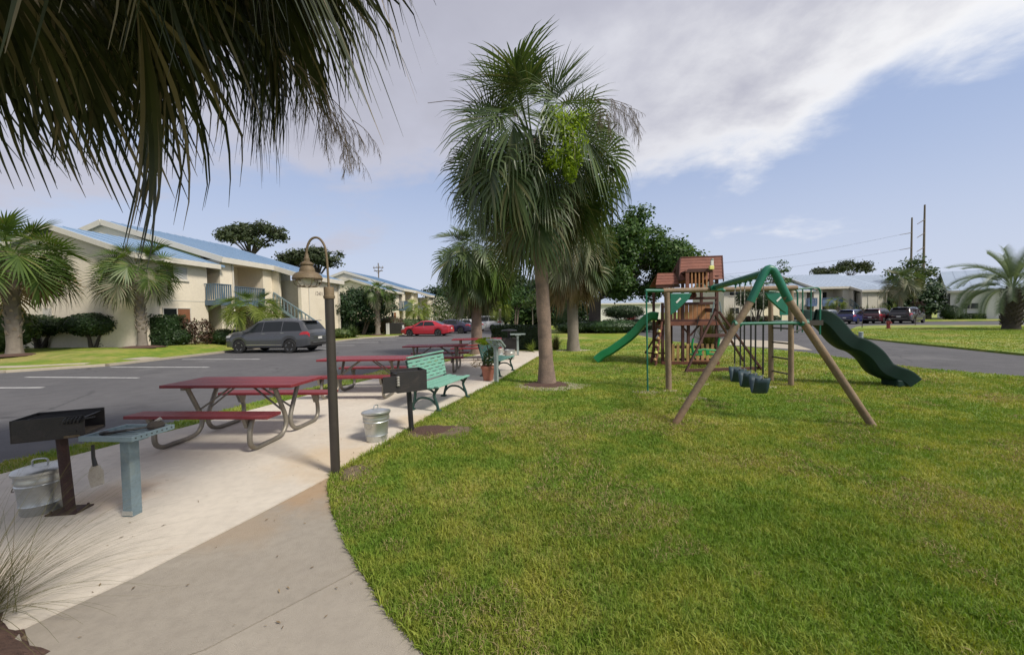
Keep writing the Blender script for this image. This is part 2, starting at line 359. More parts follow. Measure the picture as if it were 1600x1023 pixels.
def leafquads(P, N, size, asp=.55, jit=.8):
    """rhombic leaves at P, loosely facing N"""
    n = len(P); N = unit(N + rng.normal(0, jit, (n, 3))); T = unit(np.cross(N, rng.normal(0, 1, (n, 3)))); B = np.cross(N, T)
    s = (size * rng.uniform(.6, 1.35, (n, 1))); a = T * s; b = B * s * asp
    V = np.stack([P - a, P - b * 1 + N * s * .12, P + a, P + b + N * s * .12], 1).reshape(-1, 3)
    return V, np.arange(4 * n).reshape(n, 4)
def noise3(P, s, seed=0):
    return np.array([mnoise.noise(Vector(p) * s + Vector((seed, seed * 1.7, 0))) for p in P])
def inpoly(X, Y, poly):
    r = np.zeros(len(X), bool); n = len(poly)
    for i in range(n):
        x0, y0 = poly[i]; x1, y1 = poly[(i + 1) % n]
        if y0 == y1: continue
        c = ((y0 > Y) != (y1 > Y)) & (X < (x1 - x0) * (Y - y0) / (y1 - y0) + x0); r ^= c
    return r
# ================================================================== SETTING
def slab(name, poly, z0, z1, mat, label=None):
    return tag(G().prism(poly, z0, z1).obj(name, mat), label, kind='structure')
PATH_R = [(1.9, .1), (.6, .9), (-.46, 1.82), (-.75, 2.12), (-1.18, 2.67), (-1.55, 3.21), (-1.80, 3.66), (-1.91, 3.96)]
JOINT = [(-1.91, 3.96), (-2.17, 3.17), (-2.45, 2.42), (-2.66, 2.02), (-3.3, .8), (-3.7, -.2)]
PATIO_R = [(-1.90, 3.97), (-1.66, 5.0), (-1.26, 6.7), (-.34, 9.56), (.97, 14.73), (1.25, 16.3), (1.3, 17.2)]
PATIO_L = [(-7.0, -.2), (-6.3, 1.9), (-5.58, 4.11), (-5.05, 5.76), (-4.76, 6.79), (-4.5, 7.7), (-3.9, 9.6), (-2.1, 14.3), (-.9, 17.4)]
LOT_R = [(-8.2, -1), (-7.0, 1.9), (-6.16, 4.2), (-5.62, 5.76), (-5.3, 6.9), (-4.95, 8.4), (-4.05, 11.9), (-2.6, 15.2), (-1.2, 18.3)]
ROAD_N = [(60, -6), (30, 1), (22, 2.5), (16, 5), (13.5, 7.2), (12.1, 9.04), (11.3, 10.4), (11.25, 12.5), (11.5, 15), (10.9, 17.5), (9.8, 19.5), (9, 22), (9.4, 30), (10, 45), (9, 75)]
LAWN = PATH_R[::-1][:-2][::-1]
MAIN = [(1.9, .1), (.6, .9)] + PATH_R[2:] + PATIO_R[1:] + [(-.9, 17.4), (-1.2, 18.3), (-.5, 21), (.5, 32), (2, 46), (3, 75)] + ROAD_N[::-1][:] + [(60, -9), (4, -9)]
slab('ground', [(-2500, -400), (2500, -400), (2500, 4000), (-2500, 4000)], -.4, -.10, 'lawn')
slab('parking_lot', LOT_R + [(-.5, 21), (.5, 32), (2, 46), (3, 75), (-60, 75), (-60, -1)], -.16, -.06, 'asphalt')
slab('road', ROAD_N + [(120, 75), (120, -6)], -.16, -.062, 'asphalt')
slab('lawn', MAIN, -.2, 0.0, 'lawn')
slab('grass_strip', LOT_R[:] + PATIO_L[::-1], -.2, -.002, 'lawn')
slab('patio', [(x + .004, y) for x, y in PATIO_R] + PATIO_L[::-1] + JOINT[::-1][:-1], -.2, .012, 'concrete')
# the path is three poured panels with open joints between
def lerp2(a, b, t): return (a[0] + (b[0] - a[0]) * t, a[1] + (b[1] - a[1]) * t)
P1 = [(x + .010, y - .006) for x, y in [(-2.45, 2.42), (-2.17, 3.17), (-1.915, 3.95)]]
c1a, c1b = at(320, 1015), at(560, 905)
panels = [[(-1.90, 3.93)] + [(x, y) for x, y in PATH_R[::-1][1:4]] + [(-1.02, 2.465), (c1a.x, c1a.y), (-2.05, 1.62), (-2.645, 2.01)] + P1[:2],
          [(-1.01, 2.455), (-.75, 2.12), (-.46, 1.82), (.6, .9), (.1, .25), (-1.2, .8), (-2.045, 1.605), (c1a.x + .008, c1a.y - .008)],
          [(-2.06, 1.61), (-2.65, 1.99), (-3.29, .79), (-3.69, -.2), (.0, -.2), (.09, .24), (-1.21, .79)]]
for i, p in enumerate(panels): slab('path_panel', p, -.2, .006, 'path')
slab('path_bed', [(x, y) for x, y in JOINT] + [(1.2, -.3), (1.7, .1)] + PATH_R[1:], -.2, -.006, 'soil')
# left lawn, curb walk and rising bank up to the flats
LL = [(-60, 9.5), (-30, 11.6), (-17.4, 13.2), (-15.5, 14.6), (-15.0, 18), (-14.5, 22), (-13.3, 24.4), (-12.5, 26.5), (-12.2, 30), (-11.4, 31.4), (-10.0, 32.6), (-9.8, 36), (-8.8, 42), (-7.4, 60), (-60, 60)]
slab('lawn', LL, -.2, .03, 'lawn')
Um = Vector((.117, .993, 0)).normalized(); Nm = Vector((.993, -.117, 0)).normalized()
def bankx(y): return -15.4 + .117 * (y - 16)
def bankz(x, y):
    t = max(0, min(1, (bankx(y) - .5 - x) / 3.2)); q = max(0, min(1, (y - 14.0) / 2.6)); return .035 + .27 * t * t * (3 - 2 * t) * q * q * (3 - 2 * q)
rows = []
for i in range(60):
    y = 14.0 + i * .8; rows.append([(bankx(y) - .5 - t, y + .1 * t * .1, (bankz(bankx(y) - .5 - t, y) if t > 0 else .02)) for t in (0, .3, .7, 1.1, 1.5, 1.9, 2.3, 2.7, 3.2, 6, 12, 30)])
tag(G().strip(rows).obj('lawn_bank', 'lawn', smooth=True), kind='structure')
slab('sidewalk', [(-40, 10.8), (-30, 12.1), (-17.9, 13.7), (-16.2, 14.5), (-16.4, 14.9), (-18.2, 14.3), (-30, 12.8), (-40, 11.6)], -.1, .05, 'walk')
slab('sidewalk', [(-16.3, 16.0), (-15.3, 15.75), (-15.2, 16.5), (-16.6, 17.0), (-22, 17.0), (-22, 16.4)], -.1, .052, 'walk')
slab('sidewalk', [(-11.55, 31.0), (-12.7, 32.2), (-15, 35.6), (-15.6, 35.3), (-13.3, 31.8)], -.1, .055, 'walk')
for a, b in zip(LL[1:-3], LL[2:-2]):
    d = Vector((b[0] - a[0], b[1] - a[1], 0)); nn = Vector((d.y, -d.x, 0)).normalized() * .16
    slab('kerb', [(a[0] + nn.x * .02, a[1] + nn.y * .02), (a[0] + nn.x, a[1] + nn.y), (b[0] + nn.x, b[1] + nn.y), (b[0] + nn.x * .02, b[1] + nn.y * .02)], -.15, .028, 'walk')
# right side
ISL = [(17.84, 13.34), (18.67, 16.44), (19.3, 19.2), (20.2, 21.8), (21.79, 24.19), (26.54, 30.3), (33.16, 36.81), (36, 38.2), (39.15, 37.86), (45.59, 34.16), (75, 25), (75, 3), (30, 6.5), (22, 9.5)]
slab('lawn_island', ISL, -.2, .02, 'lawn')
slab('driveway_apron', [(11.0, 19.6), (11.6, 18.15), (12.75, 16.25), (15.0, 20.9), (14.3, 22.3), (13.1, 23.8), (10.5, 21)], -.15, -.052, 'walk')
slab('lawn', [(11, 50), (40, 52), (46, 55), (46, 80), (11, 80)], -.2, .02, 'lawn')
slab('lawn', [(52, 49), (64, 46), (130, 40), (130, 80), (52, 80)], -.2, .02, 'lawn')
slab('lawn', [(1, 47), (9.6, 47), (9, 80), (2, 80)], -.2, .022, 'lawn')
# parking stripes
g = 0
for (ax, ay, bx, by) in [(-15.2, 10.15, -12.3, 9.99), (-15.2, 11.95, -11.2, 11.44), (-14.9, 14.2, -10.9, 13.72), (-14.3, 16.6, -10.7, 16.2), (-13.6, 21.3, -9.9, 20.9), (-13.1, 23.7, -9.6, 23.3), (-12.2, 26.1, -9.0, 25.7), (-11.6, 28.6, -8.5, 28.3), (-11.2, 30.6, -7.8, 30.2), (-17, 8.1, -13.5, 7.9)]:
    d = Vector((bx - ax, by - ay, 0)).normalized(); s = Vector((-d.y, d.x, 0)) * .055
    tag(G().prism([(ax - s.x, ay - s.y), (bx - s.x, by - s.y), (bx + s.x, by + s.y), (ax + s.x, ay + s.y)], -.07, -.056).obj('parking_stripe', 'paint'), kind='structure')
# bare soil, sand and mulch patches, lying as thin irregular mounds
def mound(name, c, rx, ry, h, mat, seed=0, n=40):
    c = Vector(c); rows = []
    for k, fr in enumerate((0, .45, .8, 1.0)):
        row = []
        for j in range(n + 1):
            t = 2 * math.pi * (j % n) / n; q = 1 + .28 * mnoise.noise(Vector((math.cos(t) * 1.6 + seed, math.sin(t) * 1.6, seed))) + .13 * mnoise.noise(Vector((math.cos(t) * 5, math.sin(t) * 5 + seed, 3))) + .07 * mnoise.noise(Vector((math.cos(t) * 14, math.sin(t) * 14 + seed, 8)))
            row.append((c.x + rx * fr * q * math.cos(t), c.y + ry * fr * q * math.sin(t), c.z + h * (1 - fr ** 2) - (.012 if fr == 1 else 0)))
        rows.append(row)
    return tag(G().strip(rows).obj(name, mat, smooth=True), kind='structure')
mound('mulch_bed', (.80, 8.92, 0), .62, .48, .06, 'mulch', 1)
mound('sand_patch', (.86, 8.8, .002), .95, .62, .018, 'sand', 2)
mound('mulch_bed', (-1.18, 5.5, 0.0), .42, .30, .03, 'mulch', 3)
mound('soil_patch', (-1.02, 5.42, 0), .62, .34, .016, 'soil', 4)
mound('soil_patch', (-1.70, 4.05, .0), .20, .22, .022, 'soil', 5)
mound('mulch_bed', (-3.0, 1.60, .01), .76, .46, .10, 'mulch', 6, 64)
for px, py, rx, s in ((1010, 612, .34, 7), (1045, 610, .22, 8), (1187, 604, .42, 9), (1165, 596, .36, 10), (1085, 622, .30, 11), (1090, 600, .34, 12), (1058, 662, .16, 13), (1364, 666, .18, 14), (1230, 600, .3, 15)):
    p = at(px, py); mound('sand_patch' if s < 13 else 'soil_patch', (p.x, p.y, 0), rx, rx * .55, .012, 'sand' if s < 13 else 'soil', s)
for x, y, r in ((-20.9, 16.1, .8), (-18.7, 19.4, .95), (-11.9, 34, .8)): mound('mulch_bed', (x, y, bankz(x, y)), r, r * .8, .09, 'mulch', r * 9)
p = at(895, 547); mound('sand_patch', (p.x, p.y, 0), .8, .5, .03, 'sand', 31)
# ------------------------------------------------------------------ grass blades
def blades(X, Y, h0, w0, z=0.0):
    n = len(X); a = rng.uniform(0, 2 * np.pi, n); lean = rng.uniform(.2, 1.15, n); hh = h0 * rng.uniform(.5, 1.3, n); ww = w0 * rng.uniform(.7, 1.3, n)
    dx, dy = np.cos(a), np.sin(a); b = rng.uniform(0, 2 * np.pi, n); ex, ey = np.cos(b) * ww / 2, np.sin(b) * ww / 2
    z0 = np.full(n, z - .004); m = .55
    A = np.stack([X - ex, Y - ey, z0], 1); B = np.stack([X + ex, Y + ey, z0], 1)
    C = np.stack([X + ex * .9 + dx * hh * lean * .3, Y + ey * .9 + dy * hh * lean * .3, z + hh * m], 1)
    D = np.stack([X - ex * .9 + dx * hh * lean * .3, Y - ey * .9 + dy * hh * lean * .3, z + hh * m], 1)
    T = np.stack([X + dx * hh * lean, Y + dy * hh * lean, z + hh * (1.0 - .42 * np.clip(lean - .3, 0, 1))], 1)
    V = np.stack([A, B, C, D, T], 1).reshape(-1, 3); i = np.arange(n)[:, None] * 5
    return V, np.concatenate([i + [[0, 1, 2]], i + [[0, 2, 3]], i + [[3, 2, 4]]], 0)
def scatter(poly, y0, y1, dens, margin=1.36):
    xs = [p[0] for p in poly]; lo, hi = max(min(xs), -1.36 * y1), min(max(xs), 1.36 * y1 + .5)
    n = int((hi - lo) * (y1 - y0) * dens); X = rng.uniform(lo, hi, n); Y = rng.uniform(y0, y1, n)
    k = (np.abs(X) < margin * Y + .6) & inpoly(X, Y, poly); return X[k], Y[k]
def shrink_noise(X, Y): return np.array([mnoise.noise(Vector((x * 1.3, y * 1.3, 0))) for x, y in zip(X, Y)])
bV, bF, off = [], [], 0
def addb(X, Y, h, w_, z=0.0):
    global off
    V, F = blades(X, Y, h, w_, z); bV.append(V); bF.append(F + off); off += len(V)
for y0, y1, de, h, w_ in ((1.5, 3.2, 9000, .042, .0052), (3.2, 5.5, 4600, .042, .0065), (5.5, 9, 1700, .042, .0095), (9, 15, 520, .042, .015), (15, 24, 130, .04, .025)):
    X, Y = scatter(MAIN, y0, y1, de)
    bare = np.zeros(len(X), bool)
    for cx, cy, rx, ry in ((.82, 8.9, .62, .46), (-1.10, 5.46, .5, .28), (-1.72, 4.05, .12, .15)):
        bare |= ((X - cx) / rx) ** 2 + ((Y - cy) / ry) ** 2 < rng.uniform(.5, 1.2, len(X))
    addb(X[~bare], Y[~bare], h, w_)
    X, Y = scatter(LOT_R + PATIO_L[::-1], max(y0, 3), y1, de * .5)
    if len(X): addb(X, Y, h, w_)
# longer, lusher fringe where the lawn hangs over the concrete
edge = PATH_R[1:] + PATIO_R[1:5]
ex_, ey_ = [], []
for a, b in zip(edge[:-1], edge[1:]):
    L = math.dist(a, b); n = int(L * 900 / (1 + .25 * a[1])); t = rng.uniform(0, 1, n); o = np.abs(rng.normal(0, .05, n)) - .012
    nx, ny = (b[1] - a[1]) / L, -(b[0] - a[0]) / L
    ex_.append(a[0] + (b[0] - a[0]) * t + nx * o); ey_.append(a[1] + (b[1] - a[1]) * t + ny * o)
addb(np.concatenate(ex_), np.concatenate(ey_), .062, .0075)
# coarser runners standing up in clumps
for y0, y1, de, h, w_ in ((1.5, 3.5, 2600, .050, .0070), (3.5, 7, 1100, .05, .010), (7, 13, 300, .05, .017)):
    X, Y = scatter(MAIN, y0, y1, de); nv = np.array([mnoise.noise(Vector((x * 4.5, y * 4.5, 2))) + .6 * mnoise.noise(Vector((x * 1.1, y * 1.1, 5))) for x, y in zip(X, Y)]); k = nv > .2; addb(X[k], Y[k], h, w_)
tag(npmesh('grass', np.concatenate(bV), np.concatenate(bF), 'blade'), kind='stuff')
# dead thatch lying between the blades
tv, tf, to = [], [], 0
for y0, y1, de, h, w_ in ((1.5, 3.5, 2600, .05, .0045), (3.5, 7, 900, .055, .008), (7, 13, 200, .06, .014)):
    X, Y = scatter(MAIN, y0, y1, de); nv = np.array([mnoise.noise(Vector((x * .8, y * .8, 9))) + .5 * mnoise.noise(Vector((x * 3, y * 3, 4))) for x, y in zip(X, Y)]); k = nv > .16; X, Y = X[k], Y[k]
    V1, F1 = blades(X, Y, h, w_, .012); V1 = V1.reshape(-1, 5, 3); V1[:, 2:, 2] = .018 + (V1[:, 2:, 2] - .012) * .38; tv.append(V1.reshape(-1, 3)); tf.append(F1 + to); to += len(X) * 5
tag(npmesh('dead_thatch', np.concatenate(tv), np.concatenate(tf), 'thatch'), kind='stuff')
X, Y = scatter(ISL, 14, 32, 150, 1.5); V1, F1 = blades(X, Y, .03, .03, .02)
tag(npmesh('grass', V1, F1, 'blade'), kind='stuff')
# ================================================================== PICNIC AREA
def arc(pts, n=5):
    """Catmull-Rom through points"""
    P = [Vector(p) for p in pts]; P = [P[0] * 2 - P[1]] + P + [P[-1] * 2 - P[-2]]; out = []
    for i in range(1, len(P) - 2):
        for k in range(n):
            t = k / n; a, b, c, d = P[i-1:i+3]
            out.append(.5 * ((2*b) + (c-a)*t + (2*a-5*b+4*c-d)*t*t + (3*b-a-3*c+d)*t**3))
    return out + [P[-2]]
def picnic_table(loc, rz, label):
    t = thing('picnic_table', label, 'picnic table', loc, rz, 'red picnic tables in a row along the patio')
    for i in range(3):
        y = -.245 + i * .245
        G().box(-.92 + .004 * (i % 2), y - .118, .725, .92, y + .118, .765).obj('tabletop_plank', 'red', t, bevel=.006)
    for s in (-1, 1):
        G().box(-.92, s * .70 - .125, .435, .92, s * .70 + .125, .475).obj('bench_plank', 'red', t, bevel=.006)
    for x in (-.62, .62):
        for s in (-1, 1):
            path = [(x, s*.66, .425), (x, s*.70, .36), (x, s*.735, .22), (x, s*.72, .09), (x, s*.63, .032), (x, s*.50, .03), (x, s*.28, .03), (x, s*.13, .06), (x, s*.055, .16), (x, s*.06, .28), (x, s*.13, .44), (x, s*.255, .70)]
            fr = G().tube(arc(path, 4), .0295, 10).obj('pipe_leg', 'galv', t, smooth=True)
            G().ext([(-.09, 0), (.09, 0), (.045, -.13), (-.03, -.13)], (x - .022, s*.69, .433), (0, s, 0), (0, 0, 1), .044 * (1 if s < 0 else 1)).obj('seat_bracket', 'galv', fr)
        G().box(x - .02, -.34, .69, x + .02, .34, .724).obj('cross_rail', 'galv', t)
        sg = 1 if x > 0 else -1
        for s in (-1, 1): G().tube([(x, s * .10, .36), (sg * .12, s * .05, .715)], .013, 6).obj('brace', 'galv', t)
    return t
TBL = picnic_table((-3.80, 5.42, .012), R(-3.5), 'nearest red picnic table, left of the lamp post')
for x, y, a, l in ((-3.15, 8.28, -2, 'second red picnic table, beyond the lamp post and behind the nearer green bench'), (-2.30, 11.55, 0, 'third red picnic table along the patio, behind the green bench and before the palm'), (-1.32, 14.45, 2, 'farthest red picnic table, right in front of the stout palm trunk')):
    copy_tree(TBL, (x, y, .012), R(a), l)
# ---- benches
def bench(loc, rz, label):
    t = thing('park_bench', label, 'bench', loc, rz, 'mint green benches facing the lawn')
    L = .64
    for i in range(5):                                     # seat slats, front is -y
        y = -.25 + i * .098; z = .43 - .012 * (2 - abs(i - 1.5)) + (.01 if i == 0 else 0)
        G().box(-L, y - .042, z - .018, L, y + .042, z + .012).obj('seat_slat', 'mint', t, bevel=.006)
    m = Matrix.Rotation(R(-9), 3, 'X')
    for i in range(7):
        d = .05 + i * .062; c = Vector((0, .235, .43)) + m @ Vector((0, 0, d))
        G().obox(c, (2 * L, .024, .047), m).obj('back_slat', 'mint', t, bevel=.005)
    c = G()
    for i in range(6):
        for k in range(5): c.obox(Vector((-.52 + k * .26 + (.13 if i % 2 else 0) - .06, .238, .43)) + m @ Vector((0, 0, .081 + i * .062)), (.10, .018, .016), m)
    c.obj('back_spacers', 'mint', t)
    c = G().obox(Vector((0, .225, .43)) + m @ Vector((0, 0, .495)), (2 * L + .02, .05, .03), m); c.obj('top_rail', 'mint', t, bevel=.01)
    for x in (-L + .06, L - .06):
        e = G(); wv = .045
        def rib(pts, r=.022): e.tube([Vector((x, p[0], p[1])) for p in arc([(0, *p) for p in pts], 4) for p in [(p[1], p[2])]], r, 8)
        rib([(-.25, .0), (-.225, .12), (-.17, .28), (-.24, .40)], .026); rib([(.27, .0), (.235, .12), (.20, .28), (.24, .44), (.36, .86)], .026)
        rib([(-.23, .10), (-.10, .20), (.02, .225), (.14, .20), (.24, .10)], .02); rib([(-.20, .30), (-.09, .375), (.03, .385), (.14, .37), (.21, .30)], .02)
        e.box(x - .02, -.26, .385, x + .02, .26, .408)
        for y in (-.25, .27): e.box(x - .035, y - .05, 0, x + .035, y + .05, .03)
        e.obj('cast_leg', 'iron', t, smooth=True)
    return t
# front of the bench (local -y) must look to +x: rotate by about 90 - 18
BEN = bench((-1.34, 7.16, .012), R(72), 'nearer mint green bench, behind the black grill')
copy_tree(BEN, (-.40, 10.75, .012), R(73), 'farther mint green bench, half hidden by the potted plant')
# ---- lamp posts
def lamp(loc, label, rz=0, tilt=0):
    t = thing('lamp_post', label, 'lamp post', loc, rz, 'hooked lamp posts by the lawn')
    G().cyl((0, 0, 0), (0, 0, 1.86), .047, .045, 16).obj('pole', 'bronze', t, smooth=True)
    G().lathe([(.052, 1.845), (.056, 1.86), (.056, 1.875), (.05, 1.88), (.05, 1.955), (.047, 1.965), (.0, 1.968)], 18).obj('collar', 'brass', t, smooth=True)
    pts = [(0, 0, 1.95), (-.004, 0, 2.1), (-.01, 0, 2.26), (-.025, 0, 2.38), (-.065, 0, 2.455), (-.115, 0, 2.478), (-.165, 0, 2.455), (-.20, 0, 2.39), (-.212, 0, 2.32), (-.212, 0, 2.27)]
    G().tube(arc(pts, 4), .0115, 10).obj('hook', 'brass', t, smooth=True)
    c = (-.212, 0, 0)
    sh = G().lathe([(.016, 2.315), (.022, 2.27), (.03, 2.262), (.028, 2.235), (.062, 2.215), (.064, 2.20), (.05, 2.19), (.066, 2.17), (.074, 2.145), (.074, 2.128), (.110, 2.112), (.134, 2.088), (.145, 2.055), (.142, 2.051), (.130, 2.072), (.10, 2.10), (.03, 2.12), (0, 2.12)], 28, c).obj('lamp_hood', 'brass', t, smooth=True)
    gl = G().lathe([(0, 2.09), (.058, 2.085), (.066, 2.06), (.058, 2.02), (.04, 1.997), (0, 1.99)], 18, c).obj('lamp_globe', 'frost', t, smooth=True)
    k = G()
    for rr, z in ((.088, 1.975), (.135, 2.045)):
        k.tube([(c[0] + rr * math.cos(a * math.pi / 12), rr * math.sin(a * math.pi / 12), z) for a in range(25)], .004, 5, False)
    for a in range(6):
        q = a * math.pi / 3 + .2; k.tube([(c[0] + r_ * math.cos(q), r_ * math.sin(q), z) for r_, z in ((.14, 2.05), (.122, 2.0), (.088, 1.975), (.0, 1.965))], .004, 5)
    k.obj('wire_guard', 'brass', t)
    return t
LP = lamp((-1.885, 4.0, 0), 'brown lamp post with hooked neck, where path meets the patio', R(3)); LP.rotation_euler = (0, R(-.3), R(3))
copy_tree(LP, (1.60, 16.8, 0), R(-75), 'distant thin lamp post half behind the tall palm trunk')
# ---- grills
def grill(loc, rz, label, post, mat_post, plate, boxdim, zb, tilt, rbox, open_front):
    t = thing('barbecue_grill', label, 'grill', loc, rz, 'park grills on posts'); bx, by, bz = boxdim
    m = Matrix.Rotation(tilt, 3, 'Y')
    G().tube([(0, 0, 0), m @ Vector((0, 0, zb))], post, 14).obj('post', mat_post, t, smooth=True)
    top = m @ Vector((0, 0, zb))
    if plate:
        G().box(-.115, -.085, 0, .115, .085, .014).obj('base_plate', 'rust', t, bevel=.003)
        for x in (-.09, .09):
            for y in (-.06, .06): G().cyl((x, y, .012), (x, y, .034), .010, .008, 6).obj('bolt', 'rust', t)
    h = thing('grill_box', None, None, top, rbox); h.parent = t; del_keys = [k for k in h.keys()]
    o = bpy.data.objects; bpy.data.objects.remove(h)
    mr = Matrix.Rotation(rbox, 3, 'Z'); off = Vector(top)
    def add(gm, name, mat, par=t, **k):
        gm.v = [tuple(mr @ Vector(v) + off) for v in gm.v]; return gm.obj(name, mat, par, **k)
    th = .008; b = G()
    b.box(-bx/2, -by/2, 0, bx/2, by/2, th)
    b.box(-bx/2, -by/2, th, -bx/2 + th, by/2, bz); 
    b.box(-bx/2 + th, by/2 - th, th, bx/2, by/2, bz); b.box(-bx/2 + th, -by/2, th, bx/2, -by/2 + th, bz)
    if not open_front: b.box(bx/2 - th, -by/2 + th, th, bx/2, by/2 - th, bz * .8)
    else: b.box(bx/2 - th, -by/2 + th, th, bx/2, by/2 - th, bz * .12)
    fb = add(b, 'firebox', 'grill', bevel=.002)
    gr = G()
    for i in range(13): gr.tube([(-bx/2 + .03, -by/2 + .02 + i * (by - .04) / 12, bz * .86), (bx/2 - .02, -by/2 + .02 + i * (by - .04) / 12, bz * .86)], .005, 5)
    for x in (-bx/2 + .03, bx/2 - .02): gr.tube([(x, -by/2 + .01, bz * .86), (x, by/2 - .01, bz * .86)], .006, 5)
    add(gr, 'cooking_grate', 'blackmetal', fb)
    ash = G().box(-bx/2 + th, -by/2 + th, th, bx/2 - th, by/2 - th, th + .02); add(ash, 'ash_bed', 'soil', fb)
    return t, add, fb
g1, add, fb = grill((-3.86, 3.28, .012), R(8), 'black barbecue grill on rusty post by patio edge at far left', .036, 'rust', True, (.44, .31, .185), .665, R(-3), R(16), True)
hd = G().tube([(.16, -.165, .15), (.30, -.18, .165)], .007, 6)
for k in range(5): hd.tube([(.11 + k * .022 + .008 * math.sin(a), -.172 + .024 * math.cos(a), .15 + .024 * math.sin(a)) for a in [j * math.pi / 6 for j in range(13)]], .005, 5)
add(hd, 'coil_handle', 'blackmetal', fb)
sl = G().box(.11, -.1585, .045, .17, -.1555, .06); add(sl, 'vent_slot', 'dark', fb)
sl = G().box(.09, -.159, .005, .19, -.156, .024); add(sl, 'scorched_strip', 'soil', fb)
g2, add, fb = grill((-1.47, 5.48, 0), R(0), 'black box grill on black post in front of the nearer green bench', .036, 'blackmetal', False, (.42, .36, .29), .60, R(-2.5), R(212), True)
G1 = G()
for k in range(4): G1.lathe([(.0, 0), (.022, .004), (.026, .02), (.02, .034), (0, .036)], 10, (.20, .19, .20 - k * .034))
add(G1, 'spring_handle', 'steel', fb, smooth=True)
hd = G().tube([(.12, .17, .21), (.31, .165, .205)], .010, 6); add(hd, 'grate_bar', 'blackmetal', fb)
pn = G().box(.20, .172, .02, .40, .184, .24); add(pn, 'swung_door', 'grill', fb)
g3, add, fb = grill((-.12, 16.0, .012), R(0), 'distant black grill in front of the clipped hedge', .06, 'blackmetal', False, (.60, .42, .5), .18, 0, R(10), False)
ld = G().lathe([(.34, .78), (.34, .80), (.30, .83), (.0, .86)], 20); add(ld, 'lid', 'blackmetal', fb, smooth=True); st = G().cyl((0, 0, .45), (0, 0, .80), .07, .07, 10); add(st, 'flue', 'blackmetal', fb)
# ---- pedestal utility tables
def pedestal(loc, rz, label, w_=.46, d_=.36, h=.69, tilt=0, mat='bluegrey'):
    t = thing('pedestal_table', label, 'pedestal table', loc, rz, 'pedestal side tables'); pw = .042
    G().box(-pw, -pw, 0, pw, pw, h - .05).obj('post', mat, t, bevel=.004)
    G().box(-pw - .004, -pw - .004, .012, pw + .004, -pw, .05).obj('foot_plate', 'zinc', t)
    m = Matrix.Rotation(tilt, 3, 'Y')
    def P(gm): gm.v = [tuple(m @ Vector(v) + Vector((0, 0, h))) for v in gm.v]; return gm
    P(G().box(-.10, -.05, -.05, .12, .05, -.012)).obj('bracket', mat, t)
    fr = G(); b = .024
    fr.box(-w_/2, -d_/2, -.01, w_/2, -d_/2 + b, .03); fr.box(-w_/2, d_/2 - b, -.01, w_/2, d_/2, .03)
    fr.box(-w_/2, -d_/2 + b, -.01, -w_/2 + b, d_/2 - b, .03); fr.box(w_/2 - b, -d_/2 + b, -.01, w_/2, d_/2 - b, .03)
    P(fr).obj('frame', mat, t, bevel=.002)
    for i in range(6):
        y = -d_/2 + .055 + i * (d_ - .11) / 5
        P(G().box(-w_/2 + b, y - .012, .002, w_/2 - b, y + .012, .012)).obj('top_slat', mat, t)
    ho = G()
    for i in range(8): ho.cyl((w_/2 + .0005, -d_/2 + .03 + i * (d_ - .06) / 7, .012), (w_/2 + .002, -d_/2 + .03 + i * (d_ - .06) / 7, .012), .006, .006, 8)
    P(ho).obj('bolt_holes', 'dark', t, kind='stuff')
    return t
PD = pedestal((-3.235, 3.20, .012), R(-4), 'blue grey pedestal table with slatted top, nearest the camera')
PD2 = pedestal((-.40, 9.32, 0), R(60), 'grey green pedestal with narrow tilted top, right of the flower pot', .30, .42, .96, R(38), 'greygreen')
PD3 = pedestal((.22, 15.5, .012), R(3), 'pale pedestal table beside the distant grill and hedge', .60, .40, .84, 0, 'greygreen')
# things on and under the first pedestal table
t = thing('spatula', 'long handled spatula hanging below the nearest pedestal table', 'spatula', (-3.39, 3.06, .655))
G().tube([(0, 0, 0), (.0, 0, -.10), (.012, 0, -.17)], [.011, .012, .016], 8).obj('handle', 'blackmetal', t)
G().ext([(-.03, 0), (.035, .0), (.06, -.04), (.062, -.15), (-.045, -.185), (-.065, -.09), (-.05, -.035)], (.014, .003, -.165), (1, 0, 0), (0, 0, 1), .006).obj('blade', 'steel', t, bevel=.001)
t = thing('tongs', 'dark grill tongs lying on the slatted pedestal table', 'tongs', (-3.26, 3.17, .725))
for s in (-1, 1): G().tube([(-.10, -.06 + s * .006, .004), (.04, .02 + s * .02, .012), (.16, .12 + s * .012, .012)], [.014, .008, .006], 6).obj('arm', 'blackmetal', t)
G().lathe([(.0, -.012), (.03, -.008), (.034, .008), (.02, .018), (0, .02)], 10, (-.09, -.055, .008)).obj('grip', 'blackmetal', t, smooth=True)
t = thing('grill_brush', 'round dark scrubbing brush on the slatted pedestal table', 'brush', (-3.10, 3.30, .722))
G().lathe([(.055, 0), (.062, .02), (.05, .045), (.02, .06), (0, .062)], 14).obj('brush_head', 'darkbark', t, smooth=True)
G().tube([(0, 0, .05), (.03, .02, .075)], .015, 8).obj('knob', 'steel', t)
